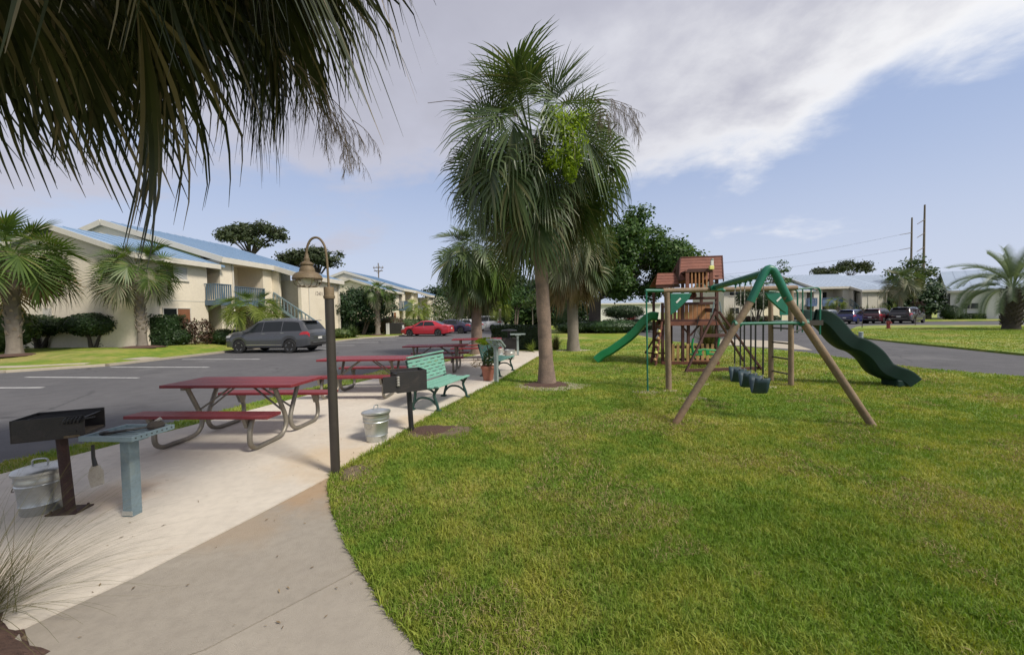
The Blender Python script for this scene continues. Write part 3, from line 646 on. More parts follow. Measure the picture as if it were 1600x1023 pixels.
# ---- galvanised cans
def can(loc, label, rt=.175, rb=.135, h=.37, lid=True, tilt=(0, 0), rz=0, ring=True):
    t = thing('ash_can', label, 'metal can', loc, rz, 'galvanised cans on the patio')
    prof = [(rb * .6, .015), (rb, 0.0), (rb + .006, .012), (rb + (rt-rb)*.2, h*.2), (rb + (rt-rb)*.24 + .006, h*.23), (rb + (rt-rb)*.28, h*.26), (rb + (rt-rb)*.7, h*.7), (rb + (rt-rb)*.74 + .007, h*.73), (rb + (rt-rb)*.78, h*.76), (rb + (rt-rb)*.84 + .007, h*.83), (rb + (rt-rb)*.9, h*.87), (rt, h - .01), (rt + .007, h), (rt - .004, h + .002), (rt - .012, h * .9), (rb - .008, .02), (0, .02)]
    G().lathe(prof, 32).obj('body', 'zinc', t, smooth=True)
    if lid:
        m = Matrix.Rotation(tilt[0], 3, 'X') @ Matrix.Rotation(tilt[1], 3, 'Y')
        l = G().lathe([(rt + .012, -.022), (rt + .015, 0), (rt + .006, .012), (rt * .8, .022), (rt * .45, .035), (0, .04)], 32, (0, 0, h + .018), m).obj('lid', 'zinc', t, smooth=True)
        G().tube([Vector((0, 0, h + .018)) + m @ Vector(p) for p in arc([(-.05, 0, .035), (-.05, 0, .07), (-.03, 0, .085), (.03, 0, .085), (.05, 0, .07), (.05, 0, .035)], 3)], .007, 8).obj('lid_handle', 'zinc', l, smooth=True)
    if ring:
        for s in (-1, 1):
            G().tube([(s * (rt - .01 + .035 * math.sin(a)), .045 * math.cos(a), h * .70 - .055 * math.sin(a)) for a in [k * math.pi / 8 for k in range(9)]], .005, 6).obj('side_handle', 'steel', t)
    return t
can((-4.12, 3.30, .012), 'lidded galvanised can behind the rusty grill post', .155, .125, .35, True, (0, 0), R(20))
can((-1.83, 5.08, .012), 'galvanised can with askew lid beside the lamp post', .172, .132, .36, True, (R(-3), R(4)), R(80))
can((-.10, 14.05, .012), 'open galvanised bucket past the farther bench, near the lawn edge', .20, .16, .36, False)
can((-.52, 15.0, .012), 'pale lidded bucket beside the farthest picnic table', .19, .165, .44, True, (R(8), 0), R(30), False)
# ---- flower pot
t = thing('flower_pot', 'terracotta pot at the lawn edge beside the grey green pedestal', 'flower pot', (-.62, 9.62, .012))
G().lathe([(.11, 0), (.12, .02), (.165, .29), (.178, .30), (.188, .31), (.188, .365), (.17, .37), (.16, .33), (0, .32)], 28).obj('pot', 'terra', t, smooth=True)
V, F = [], []
def leafball(c, r, n, size, sq=(1, 1, 1), shell=.35, jit=.8, asp=.5):
    d = unit(rng.normal(0, 1, (n, 3))); rr = rng.uniform(shell, 1, (n, 1)) ** .6
    P = np.array(c) + d * rr * r * np.array(sq); return leafquads(P, d, size, asp, jit)
def join(parts):
    Vs, Fs, o = [], [], 0
    for v, f in parts: Vs.append(v); Fs.append(f + o); o += len(v)
    return np.concatenate(Vs), np.concatenate(Fs)
t2 = thing('potted_plant', 'leafy plant with lime top growing in the terracotta pot', 'plant', (-.62, 9.62, .33))
npmesh('foliage', *join([leafball((.03, 0, .22), .17, 260, .035, (1, 1, 1.3)), leafball((.10, 0, .40), .09, 110, .035, (1, 1, 1.3))]), 'shrub', t2)
npmesh('lime_foliage', *join([leafball((-.05, 0, .66), .24, 320, .045, (1.1, 1, .38), .1)]), 'lime', t2)
npmesh('withered_fronds', *join([leafball((-.26, -.02, .12), .17, 110, .035, (1.1, 1, .8), .3, asp=.25)]), 'fronddry', t2)
s = G(); s.tube([(0, 0, 0), (.04, 0, .35), (-.03, 0, .62)], .012, 6); s.tube([(0, 0, 0), (-.12, 0, .2), (-.3, 0, .2)], .006, 5); s.obj('stem', 'darkbark', t2)
# ================================================================== PLAYGROUND
def W0(name, label, cat, loc, group=None):
    t = thing(name, label, cat, loc, 0, group); return t
FA, FB = at(1055, 662), at(1363, 665); ym = (FA.y + FB.y) / 2 + .0
AP = atY(1202, 424, ym)
ss_ = W0('swing_set', 'log swing set with green brackets, climbing ladder and dark slide', 'swing set', (FA.x + 1.3, FA.y + .5, 0))
def sbend(a, b, c, r, n=8):
    """a..b..c with a rounded corner at b"""
    a, b, c = Vector(a), Vector(b), Vector(c); p = b + (a - b).normalized() * r; q = b + (c - b).normalized() * r
    return [p * (1-t)**2 + b * 2*t*(1-t) + q * t*t for t in [i / n for i in range(n + 1)]]
apexL = AP + (FA - AP).normalized() * .42; apexR = AP + (FB - AP).normalized() * .42
for foot, apx in ((FA, apexL), (FB, apexR)):
    G().tube([foot - (apx - foot).normalized() * .05, foot.lerp(apx, .5), apx], [.05, .052, .05], 12).obj('log_leg', 'log', ss_, smooth=True, world=True)
corner = sbend(apexL, AP + Vector((0, 0, .16)), apexR, .26)
G().tube([apexL - (AP - apexL).normalized() * .08] + corner + [apexR - (AP - apexR).normalized() * .08], .055, 12).obj('apex_bracket', 'greentube', ss_, smooth=True, world=True)
# log cross beam carrying the far end
PL = at(1045, 609); PLt = atY(1042, 459, PL.y); LD = at(1236, 603); LDt = atY(1232, 450, LD.y)
hb = (PLt.z + LDt.z) / 2 + .02
A0, A1 = Vector((PL.x - .12, PL.y, hb)), Vector((LD.x + .1, LD.y, hb + .03))
G().tube([A0, A0.lerp(A1, .5), A1], .052, 12).obj('log_beam', 'log', ss_, smooth=True, world=True)
G().tube([PL - Vector((0, 0, .05)), Vector((PLt.x, PL.y, hb - .04))], [.062, .056], 12).obj('log_post', 'log', ss_, smooth=True, world=True)
far = atY(1117, 446, A0.y + .07); far.z = hb + .06
beam0 = AP + Vector((-.02, 0, -.01))
G().tube([beam0, beam0.lerp(far, .5), far], .056, 12).obj('swing_beam', 'greentube', ss_, smooth=True, world=True)
bd = (far - beam0)
for i in range(6):
    p = beam0.lerp(far, [.07, .15, .25, .33, .43, .51][i])
    hg = G().tube([p + Vector((0, 0, .02)), p + Vector((0, 0, -.07))], .03, 8); hg.tube([p + Vector((0, 0, -.06)), p + Vector((0, 0, -.12))], .012, 6)
    hg.obj('swing_hanger', 'greentube', ss_, world=True)
br = G(); br.obox(far + Vector((0, -.02, -.02)), (.26, .16, .10)); br.tube([far + Vector((-.2, 0, -.08)), far + Vector((0, 0, .03)), far + Vector((.2, 0, -.08))], .04, 8); br.obj('beam_clamp', 'greentube', ss_, smooth=True, world=True)
# chin bar and thin pole on the left
PO = at(1012, 612); G().tube([Vector((PO.x, PO.y, -.05)), Vector((PO.x - .02, PO.y, hb - .01))], .018, 8).obj('slide_pole', 'greentube', ss_, smooth=True, world=True)
G().tube([Vector((PO.x - .04, PO.y, hb)), A0 + Vector((.05, 0, 0))], .032, 8).obj('chin_bar', 'greentube', ss_, smooth=True, world=True)
def gusset(c, sx_):
    c = Vector(c); o = G().ext([(0, 0), (.46 * sx_, 0), (.40 * sx_, -.12), (.10 * sx_, -.40), (0, -.46)], c, (1, 0, 0), (0, 0, 1), .06).obj('corner_plate', 'greentube', ss_, world=True, bevel=.012)
    G().obox(c + Vector((.17 * sx_, -.064 if True else 0, -.15)), (.13, .006, .035), Matrix.Rotation(-R(45) * 1, 3, 'Y')).obj('maker_label', 'white', o).location = -Vector(ss_.location) * 0 - Vector(ss_.location)
gusset((PLt.x + .06, PL.y + .03, hb - .06), 1); gusset((LDt.x - .06, LD.y + .03, hb - .06), -1)
# cross brace on the A
c0 = FA.lerp(AP, .665); c1 = FB.lerp(AP, .665)
G().tube([c0, c1], .022, 8).obj('cross_brace', 'greentube', ss_, smooth=True, world=True)
for c in (c0, c1): G().tube([c - Vector((.05, .0, 0)), c + Vector((.05, 0, 0))], .05, 8).obj('brace_clamp', 'greentube', ss_, smooth=True, world=True)
# ladder, deck, hoops
LR = Vector((LD.x - .02, LD.y + .62, 0))
for p in (LD, LR): G().tube([Vector((p.x, p.y, -.05)), Vector((p.x - .02, p.y, hb - .03))], [.055, .05], 12).obj('ladder_post', 'log', ss_, smooth=True, world=True)
for z in (.25, .58, .92, 1.25): G().tube([Vector((LD.x, LD.y, z)), Vector((LR.x, LR.y, z))], .018, 8).obj('rung', 'bronze', ss_, smooth=True, world=True)
DK = 1.42
G().box(LD.x - .05, LD.y - .06, DK - .03, LD.x + .62, LR.y + .06, DK).obj('deck', 'greygreen', ss_, world=True, bevel=.006)
G().box(LD.x + .0, LD.y - .085, DK - .10, LD.x + .62, LD.y - .06, DK + .01).obj('deck_beam', 'bronze', ss_, world=True)
G().tube([(LD.x + .55, LD.y - .06, DK - .03), (LD.x + .04, LD.y - .04, 1.18)], .016, 6).obj('deck_strut', 'bronze', ss_, world=True)
for y in (LD.y - .02, LR.y + .02):
    x0, x1 = LD.x + .05, LD.x + .60
    G().tube([(x0 - .12, y, hb - .01)] + sbend((x0, y, hb), (x1, y, hb + .03), (x1, y, DK - .02), .12) + [(x1, y, DK - .30)], .018, 8).obj('hand_hoop', 'greentube', ss_, smooth=True, world=True)
    for x in (LD.x + .22, LD.x + .40): G().tube([(x, y, hb + .01), (x, y, DK - .25)], .013, 6).obj('guard_bar', 'greentube', ss_, world=True)
G().box(LD.x + .18, LR.y + .0, DK + .12, LD.x + .40, LR.y + .02, DK + .42).obj('guard_panel', 'greentube', ss_, world=True)
def slide(path, wdt, depth, mat, parent, side, name='slide'):
    """wavy trough: path of (x, y, z) centre points, side = horizontal width direction"""
    P = arc(path, 6); side = Vector(side).normalized(); hw = wdt / 2; rows = []
    for i, p in enumerate(P):
        d = (P[min(i+1, len(P)-1)] - P[max(i-1, 0)]).normalized(); n = side.cross(d); n = n if n.z > 0 else -n
        sec = [(-hw - .05, depth - .025), (-hw - .045, depth), (-hw - .005, depth + .012), (-hw + .025, depth - .01), (-hw + .05, .04), (-hw + .10, .005), (0, 0), (hw - .10, .005), (hw - .05, .04), (hw - .025, depth - .01), (hw + .005, depth + .012), (hw + .045, depth), (hw + .05, depth - .025),
               (hw + .035, depth * .5), (hw + .01, -.02), (hw - .07, -.075), (0, -.085), (-hw + .07, -.075), (-hw - .01, -.02), (-hw - .035, depth * .5), (-hw - .05, depth - .025)]
        rows.append([p + side * a + n * b for a, b in sec])
    g_ = G().strip(rows); return g_.obj(name, mat, parent, smooth=True, world=True)
SE = at(1430, 607); ys = (LD.y + LR.y) / 2
xs, xe = LD.x + .58, SE.x + .02
sp = [(xs + (xe - xs) * t, ys + (SE.y + .32 - ys) * t, z) for t, z in ((0, 1.42), (.10, 1.40), (.19, 1.26), (.30, 1.0), (.40, .85), (.51, .77), (.62, .60), (.72, .34), (.83, .22), (.93, .15), (1.0, .03))]
slide(sp, .46, .24, 'slidedark', ss_, (0.05, 1, 0))
G().box(SE.x - .24, SE.y + .12, 0, SE.x - .02, SE.y + .50, .16).obj('slide_foot', 'slidedark', ss_, world=True, bevel=.03)
# three belt swings
sw_px = [(1187, 604, 2), (1170.5, 594, 1), (1155, 591, 0)]
bdx = bd.normalized(); perp = Vector((-bdx.y, bdx.x, 0)).normalized()
for i, (tt, lab) in enumerate(((.11, 'nearest belt swing seat of the log swing set'), (.29, 'middle belt swing seat of the log swing set'), (.47, 'farthest belt swing seat of the log swing set'))):
    c = beam0.lerp(far, tt); zs = .62
    t = W0('swing', lab, 'swing', (c.x, c.y, zs), 'belt swings under the beam')
    seatp = []
    hd = Vector((bdx.x, bdx.y, 0)).normalized(); sd = Vector((-hd.y, hd.x, 0)); wy = .15
    # belt sags between the two ropes, ropes hang apart along the beam
    rows = []
    for k in range(13):
        u = -1 + k / 6; z = .25 * (abs(u) ** 2.2) - .22
        pc = hd * (u * wy * (.72 + .28 * abs(u) if abs(u) < 1 else 1)) + Vector((0, 0, z))
        rows.append([pc - sd * .10, pc - sd * .05 + Vector((0, 0, -.006)), pc + sd * .05 + Vector((0, 0, -.006)), pc + sd * .10])
    o = G().strip(rows).obj('seat', 'seat', t, smooth=True); m = o.modifiers.new('thickness', 'SOLIDIFY'); m.thickness = .014
    for s in (-1, 1):
        p0 = hd * (s * wy) + Vector((0, 0, .03)); hgt = c.z - zs - .10; top = hd * (s * wy * 1.0) + Vector((0, 0, hgt))
        G().tube([p0 + Vector((0, 0, .06)), p0.lerp(top, .60)], .0125, 8).obj('grip', 'blackmetal', t)
        ch = G(); n = 16; z0 = p0.lerp(top, .60); 
        for k in range(n):
            a, b = z0.lerp(top, k / n), z0.lerp(top, (k + 1.12) / n); ch.bar(a, b, .006 if k % 2 else .016, .016 if k % 2 else .006, (1, 0, 0))
        ch.obj('chain', 'steel', t, kind='stuff')
        G().tube([p0 - Vector((0, 0, .01)), p0 + Vector((0, 0, .07))], .007, 6).obj('shackle', 'steel', t)
# ------------------------------------------------------------------ cedar playhouse
TY = 11.75
def tp(px, py, Y=TY): return atY(px, py, Y)
X0, X1 = tp(1046, 500).x, tp(1127, 500).x; Y0, Y1 = TY, TY + 1.55; XM = tp(1069, 500).x; ZD = 1.33
PHM = Matrix.Translation((X0 + .10, Y0 + .30, 0)) @ Matrix.Rotation(R(-9), 4, 'Z') @ Matrix.Diagonal((.92, .92, 1, 1)); PHI = PHM.inverted(); PH0 = Vector((X0, Y0, 0))
def inv(p): return PHI @ Vector(p) + PH0
def fwd(p): return PHM @ (Vector(p) - PH0)
ph = W0('playhouse', 'cedar playhouse tower with shingled plank roofs, picket rails and bright green slide', 'playhouse', (X0, Y0, 0))
ph['_loc'] = (X0, Y0, 0); ph.matrix_world = PHM; ph.location = (X0 + .10, Y0 + .30, 0); ph.rotation_euler = (0, 0, R(-9)); ph.scale = (.92, .92, 1)
def pb(name, mat, *a, bevel=.006, parent=ph):
    g_ = G().box(*a); g_.v = [(v[0] - X0, v[1] - Y0, v[2]) for v in g_.v]; return g_.obj(name, mat, parent, bevel=bevel)
def beam(name, mat, p0, p1, w_, h, up=(0, 0, 1), parent=ph): return G().bar(p0, p1, w_, h, up).obj(name, mat, parent, world=True, bevel=.004)
XR = X1; ps = .045
for x, y, z1 in ((X0 - .18, Y0 + .1, 1.95), (X0 - .18, Y1, 2.35), (XM, Y0, 2.55), (X1 - .06, Y0, 2.75), (X1 - .06, Y1, 2.6), (XM, Y1, 2.6), (tp(1079, 530).x, Y0 + .05, ZD - .1)):
    pb('post', 'darkwood', x - ps, y - ps, 0, x + ps, y + ps, z1)
pb('deck_beam', 'darkwood', X0 - .05, Y0 - .085, ZD - .06, X1 + .03, Y0 - .045, ZD + .08)
pb('deck_beam', 'cedar', X0 - .05, Y0 - .115, ZD - .10, X1 + .03, Y0 - .088, ZD + .02)
pb('deck_beam', 'darkwood', X0 - .05, Y1 + .045, ZD - .10, X1 + .03, Y1 + .085, ZD + .06)
for i in range(10): pb('deck_plank', 'cedar', X0 - .2 + i * (X1 - X0 + .2) / 10 + .005, Y0 - .04, ZD + .06, X0 - .2 + (i + 1) * (X1 - X0 + .2) / 10 - .005, Y1 + .04, ZD + .085, bevel=0)
# upper board rail and left pickets
x = XM + .05; n = 6; wd = (tp(1113, 490).x - x) / n
for i in range(n): pb('rail_board', 'cedarlight', x + i * wd + .006, Y0 - .03, ZD + .09, x + (i + 1) * wd - .006, Y0 - .005, tp(1080, 476).z)
for i in range(3): pb('rail_board', 'cedar', X0 + .01 + i * .135, Y0 - .03, ZD + .09, X0 + .105 + i * .135, Y0 - .005, tp(1060, 462 + 2 * (2 - i)).z)
pb('rail_board', 'cedarlight', XM - .14, Y0 - .04, ZD + .09, XM - .06, Y0 - .01, tp(1064, 468).z)
for z in (tp(1080, 474).z, tp(1080, 466).z): pb('handrail', 'darkwood', XM, Y0 - .06, z - .04, X1 - .05, Y0 - .032, z + .04)
pb('handrail', 'darkwood', X0 - .2, Y0 - .06, tp(1060, 480).z, XM, Y0 - .034, tp(1060, 480).z + .06)
wh = G().lathe([(.10, -.015), (.13, -.015), (.13, .015), (.10, .015), (.10, -.015)], 20, (tp(1083, 460).x, Y0 - .14, tp(1083, 461).z), Matrix.Rotation(R(75), 3, 'X'))
for k in range(3): wh.bar(Vector((tp(1083, 460).x, Y0 - .14, tp(1083, 461).z)), Vector((tp(1083, 460).x + .11 * math.cos(k * 2.1), Y0 - .14, tp(1083, 461).z + .11 * math.sin(k * 2.1))), .02, .015)
wh.obj('steering_wheel', 'cedar', ph, world=True)
# main roof: courses of planks facing the camera, mirrored behind
def roof(xl0, xr0, z_e, y_e, xl1, xr1, z_r, y_r, n, par):
    for i in range(n):
        t0, t1 = i / n, (i + 1) / n + .04
        a = Vector((xl0 + (xl1 - xl0) * t0, y_e + (y_r - y_e) * t0, z_e + (z_r - z_e) * t0 - .0)); b = Vector((xr0 + (xr1 - xr0) * t0, a.y, a.z))
        c = Vector((xr0 + (xr1 - xr0) * t1, y_e + (y_r - y_e) * t1, z_e + (z_r - z_e) * t1 - .02)); d = Vector((xl0 + (xl1 - xl0) * t1, c.y, c.z))
        up = Vector((0, 0, .022)); g_ = G()._a([a, b, c, d, a + up, b + up, c + up, d + up], [(0,3,2,1),(4,5,6,7),(0,1,5,4),(1,2,6,5),(2,3,7,6),(3,0,4,7)])
        g_.obj('roof_plank', 'cedar', par, world=True)
ze, zr = tp(1090, 437).z, tp(1090, 402, TY + .8).z
xe0, xe1 = tp(1062, 437).x, tp(1133, 437).x; xr0_, xr1_ = tp(1058, 402, TY + .8).x, tp(1122, 402, TY + .8).x
ymid = (Y0 + Y1) / 2
roof(xe0, xe1, ze, Y0 - .12, xr0_ + .03, xr1_ + .05, zr, ymid, 7, ph); roof(xe0, xe1, ze, Y1 + .12, xr0_ + .03, xr1_ + .05, zr, ymid, 7, ph)
pb('ridge_board', 'darkwood', xr0_ + .0, ymid - .03, zr - .02, xr1_ + .07, ymid + .03, zr + .035)
for x in (xe0 + .03, xe1 - .03):
    for ya, sgn in ((Y0 - .13, 1), (Y1 + .13, 1)): beam('barge_board', 'darkwood', (x + (.02 if x > 5.5 else -.04), ya, ze - .03), ((xr1_ + .06) if x > 5.8 else xr0_, ymid, zr - .03), .035, .10)
for x in (xe0 + .18, xe1 - .22): G().ext([(0, 0), (1.6, 0), (.8, zr - ze - .06)], (x, Y0 - .02, ze), (0, 1, 0), (0, 0, 1), .02).obj('gable_panel', 'darkwood', ph, world=True)
# small left roof
zs0, zs1 = tp(1040, 444).z, tp(1040, 426, TY + .5).z
roof(tp(1024, 444).x, xe0 + .02, zs0, Y0 - .05, tp(1023, 426, TY + .5).x, xe0 - .0, zs1, Y0 + .5, 4, ph); roof(tp(1024, 444).x, xe0 + .02, zs0, Y0 + 1.05, tp(1023, 426, TY + .5).x, xe0 - .0, zs1, Y0 + .5, 4, ph)
pb('eave_board', 'darkwood', tp(1024, 446).x + .01, Y0 - .03, zs0 - .09, xe0 + .05, Y0 - .005, zs0 - .005)
# dormer balcony
yd = Y0 - .42; dz0, dz1 = tp(1100, 449, yd).z, tp(1100, 422, yd).z; dx0, dx1 = tp(1081, 430, yd).x, tp(1120, 430, yd).x
for x in (dx0, dx1): pb('dormer_post', 'cedar', x - .055, yd, dz0 - .05, x + .055, yd + .06, dz1 + .02)
for i in range(5): xx = dx0 + .14 + i * (dx1 - dx0 - .28) / 4; pb('dormer_slat', 'cedarlight', xx - .024, yd + .01, dz0, xx + .024, yd + .03, dz1 - .02)
G().ext([(-.05, 0), (.03, .10), (dx1 - dx0 - .03, .10), (dx1 - dx0 + .05, 0)], (dx0, yd + .06, dz1 - .03), (1, 0, 0), (0, 0, 1), .07).obj('dormer_header', 'darkwood', ph, world=True)
pb('dormer_floor', 'darkwood', dx0 - .06, yd, dz0 - .1, dx1 + .06, Y0 + .1, dz0 - .05)
pb('dormer_header', 'darkwood', dx0 - .05, yd + .062, dz1 - .02, dx1 + .05, Y0 + .35, dz1 + .03)
q = fwd(tp(1120, 413, yd - .03)); ty = thing('toy_periscope', 'small yellow and white toy at the upper right corner of the playhouse roof', 'toy', q)
G().box(-.06, -.04, -.13, .07, .04, -.02).obj('toy_base', 'yellow', ty, bevel=.01); G().box(-.02, -.03, -.02, .06, .03, .14).obj('toy_tube', 'white', ty, bevel=.01); G().lathe([(.03, 0), (.04, .02), (.03, .05), (0, .055)], 12, (.03, 0, .14)).obj('toy_cap', 'greygreen', ty, smooth=True)
# lower picket fence
zf = tp(1080, 538).z
for i in range(11):
    xx = X0 - .02 + i * (X1 - X0 - .02) / 10; pb('picket', 'pine', xx - .043, Y0 - .03, .10, xx + .043, Y0 - .008, zf)
for z in (.17, zf - .10): pb('picket_rail', 'darkwood', X0 - .1, Y0 - .006, z - .035, X1, Y0 + .03, z + .035)
pb('sill_board', 'cedar', X0 - .25, Y0 - .06, -.02, X1 + .02, Y0 - .034, .11)
pb('sill_board', 'cedar', tp(1082, 560).x, Y0 - .16, .13, tp(1122, 560).x, Y0 - .08, .16)
for x, s in ((XM + .25, -1), (XM + .25, 1)): beam('knee_brace', 'darkwood', (x, Y0 + .03, ZD - .42), (x + s * .30, Y0 + .03, ZD - .08), .06, .05)
pb('name_plate', 'white', X0 - .13, Y0 + .04, tp(1033, 520).z, X0 - .07, Y0 + .054, tp(1033, 508).z)
# climbing wall on the left
rt, rb_ = Vector((X0 - .22, Y0 + .02, ZD + .02)), Vector(at(1010, 568)); rb_.y = Y0 - .25
for dy in (0, .75): beam('climb_rail', 'cedar', rb_ + Vector((0, dy, -.02)), rt + Vector((0, dy, 0)), .05, .13, (0, 1, 0))
for i in range(6):
    c = rb_.lerp(rt, (i + .5) / 6.3); beam('climb_board', 'cedar', c + Vector((.03, -.02, 0)), c + Vector((.03, .78, 0)), .10, .03, (1, 0, .4))
for i, mt_ in enumerate(('pine', 'yellow', 'pine', 'pine', 'yellow')):
    c = rb_.lerp(rt, (i + .8) / 6.2); G().lathe([(.05, -.03), (.055, 0), (.03, .04), (0, .045)], 8, c + Vector((-.05, -.05, .02))).obj('climbing_hold', mt_, ph, world=True, smooth=True)
beam('ground_brace', 'darkwood', Vector((rb_.x - .2, Y0 + .5, .32)), Vector((X0, Y0 + .5, .32)), .05, .05); beam('ground_brace', 'darkwood', Vector((rb_.x - .2, Y0 + .5, .32)), Vector((X0 - .15, Y0 + .55, ZD - .2)), .05, .05)
# bright green slide
SL = at(936, 566); s0 = fwd((X0 - .2, Y0 + .75, ZD)); s1 = Vector((SL.x, SL.y + .1, 0))
slide([inv((s0.x + (s1.x - s0.x) * t, s0.y + (s1.y - s0.y) * t, z)) for t, z in ((0, ZD + .12), (.10, ZD + .14), (.2, ZD + .0), (.35, ZD - .36), (.5, ZD - .62), (.64, ZD - .82), (.78, .32), (.90, .20), (1.0, .03))], .46, .20, 'slidegreen', ph, (.25, 1, 0))
# A-frame with glider
apw = atY(1120, 487, 10.7); ap = inv(apw); fa, fb_ = inv(at(1071, 582)), inv(at(1191, 578)); ah = .10
beam('frame_leg', 'darkwood', fa, ap + Vector((-.05, 0, 0)), .05, ah, (0, 1, 0)); beam('frame_leg', 'darkwood', fb_, ap + Vector((.06, 0, 0)), .05, ah, (0, 1, 0))
beam('frame_foot', 'darkwood', fa + Vector((.0, .04, .05)), fb_ + Vector((0, .04, .05)), .05, .09)
f3 = inv(at(1162, 564)); beam('frame_leg', 'darkwood', f3, ap + Vector((.1, .5, -.05)), .05, ah, (0, 1, 0))
m0 = fa.lerp(ap, .60); m1 = fb_.lerp(ap, .60); beam('frame_brace', 'darkwood', m0 + Vector((0, .04, 0)), m1 + Vector((0, .04, 0)), .04, .09)
beam('glider_beam', 'darkwood', ap + Vector((0, -.05, .03)), Vector((ap.x + .1, Y0, ap.z + .06)), .06, .12)
for dx in (-.12, .14): beam('hinge_bracket', 'bluegrey', ap + Vector((dx, .02, -.02)), ap + Vector((dx * .6, .02, .28)), .03, .03)
gl = W0('glider', 'bright green two seat glider hanging under the brown frame', 'glider swing', (apw.x - .1, 11.25, .45), None)
gx0, gx1 = tp(1083, 545, 11.25).x - gl.location.x, tp(1124, 545, 11.25).x - gl.location.x
for x in (gx0, gx1):
    G().tube(arc([(x, 0, .42), (x - .03, 0, .2), (x, 0, .0), (x + .04 * (1 if x < 0 else -1), 0, -.16)], 4), .032, 8).obj('back_rest', 'kelly', gl, smooth=True)
    G().lathe([(.0, -.02), (.17, -.02), (.19, 0), (.17, .02), (0, .02)], 16, (x * .72, 0, -.05)).obj('seat', 'kelly', gl, smooth=True)
    G().tube([(x, 0, .36), (x * .6 + .05, -.02, 1.1)], .012, 6).obj('hanger_rod', 'blackmetal', gl)
G().tube([(gx0, 0, .05), (0, 0, .09), (gx1, 0, .05)], .028, 8).obj('hand_bar', 'kelly', gl, smooth=True)
for x in (-.1, .12): G().ext([(-.07, 0), (.07, 0), (.04, -.16), (-.03, -.2)], (x, .01, .10), (1, 0, 0), (0, 0, 1), .03).obj('saddle', 'kelly', gl, bevel=.01)
# ================================================================== BUILDINGS
def pane_window(par, x0, x1, z0, z1, y, split=True, glass=('glass', 'blind'), trim='trim'):
    """window in a wall whose face is at local y, looking towards -y"""
    f = G(); t = .05
    for a in ((x0, z0, x1, z0 + t), (x0, z1 - t, x1, z1), (x0, z0 + t, x0 + t, z1 - t), (x1 - t, z0 + t, x1, z1 - t)): f.box(a[0], y - .045, a[1], a[2], y + .01, a[3])
    xm = (x0 + x1) / 2
    if split: f.box(xm - t/2, y - .04, z0 + t, xm + t/2, y + .01, z1 - t)
    wn = f.obj('window', trim, par)
    if split: sp_ = ((x0 + t, xm - t/2, glass[0]), (xm + t/2, x1 - t, glass[1]))
    else: sp_ = ((x0 + t, x1 - t, glass[0]),)
    for a, b, m in sp_: G().box(a, y - .022, z0 + t, b, y - .012, z1 - t).obj('pane', m, wn)
    G().box(x0 - .06, y - .08, z0 - .07, x1 + .06, y - .002, z0 - .003).obj('sill', trim, wn)
    return wn
def sheet_roof(par, x0, x1, ye, ze, yr, zr, mat, th=.10, name='roof', seams=True, step=.6):
    g_ = G(); v = [(x0, ye, ze), (x1, ye, ze), (x1, yr, zr), (x0, yr, zr)]
    g_._a(v + [(a, b, c - th) for a, b, c in v], [(0,1,2,3),(7,6,5,4),(0,4,5,1),(1,5,6,2),(2,6,7,3),(3,7,4,0)])
    r_ = g_.obj(name, mat, par)
    if seams:
        k = G(); n = int((x1 - x0) / step)
        for i in range(1, n): x = x0 + i * (x1 - x0) / n; k.bar((x, ye, ze + .012), (x, yr, zr + .012), .035, .03)
        k.obj('roof_seam', mat, r_, kind='stuff')
    return r_
def railing(par, x0, x1, y0, y1, z, mat, solid=False, h=1.0):
    b = G(); b.box(x0, y0, z - .30, x1, y1, z).obj('balcony', mat, par)
    r_ = G(); r_.box(x0 - .03, y0 - .05, z + h - .05, x1 + .03, y0 + .05, z + h); r_.box(x0, y0 - .02, z + .001, x1, y0 + .02, z + .10 + (0 if not solid else .55))
    n = max(3, int((x1 - x0) / .15))
    for i in range(n + 1): x = x0 + i * (x1 - x0) / n; r_.box(x - .045, y0 - .015, z + .02, x + .045, y0 + .015, z + h - .05)
    for xx in (x0, x1):
        r_.box(xx - .02, y0 + .05, z + h - .05, xx + .02, y1, z + h)
        for i in range(1, 5): y = y0 + i * (y1 - y0) / 5; r_.box(xx - .015, y - .04, z + .02, xx + .015, y + .04, z + h - .05)
    r_.obj('railing', mat, par, kind='stuff')
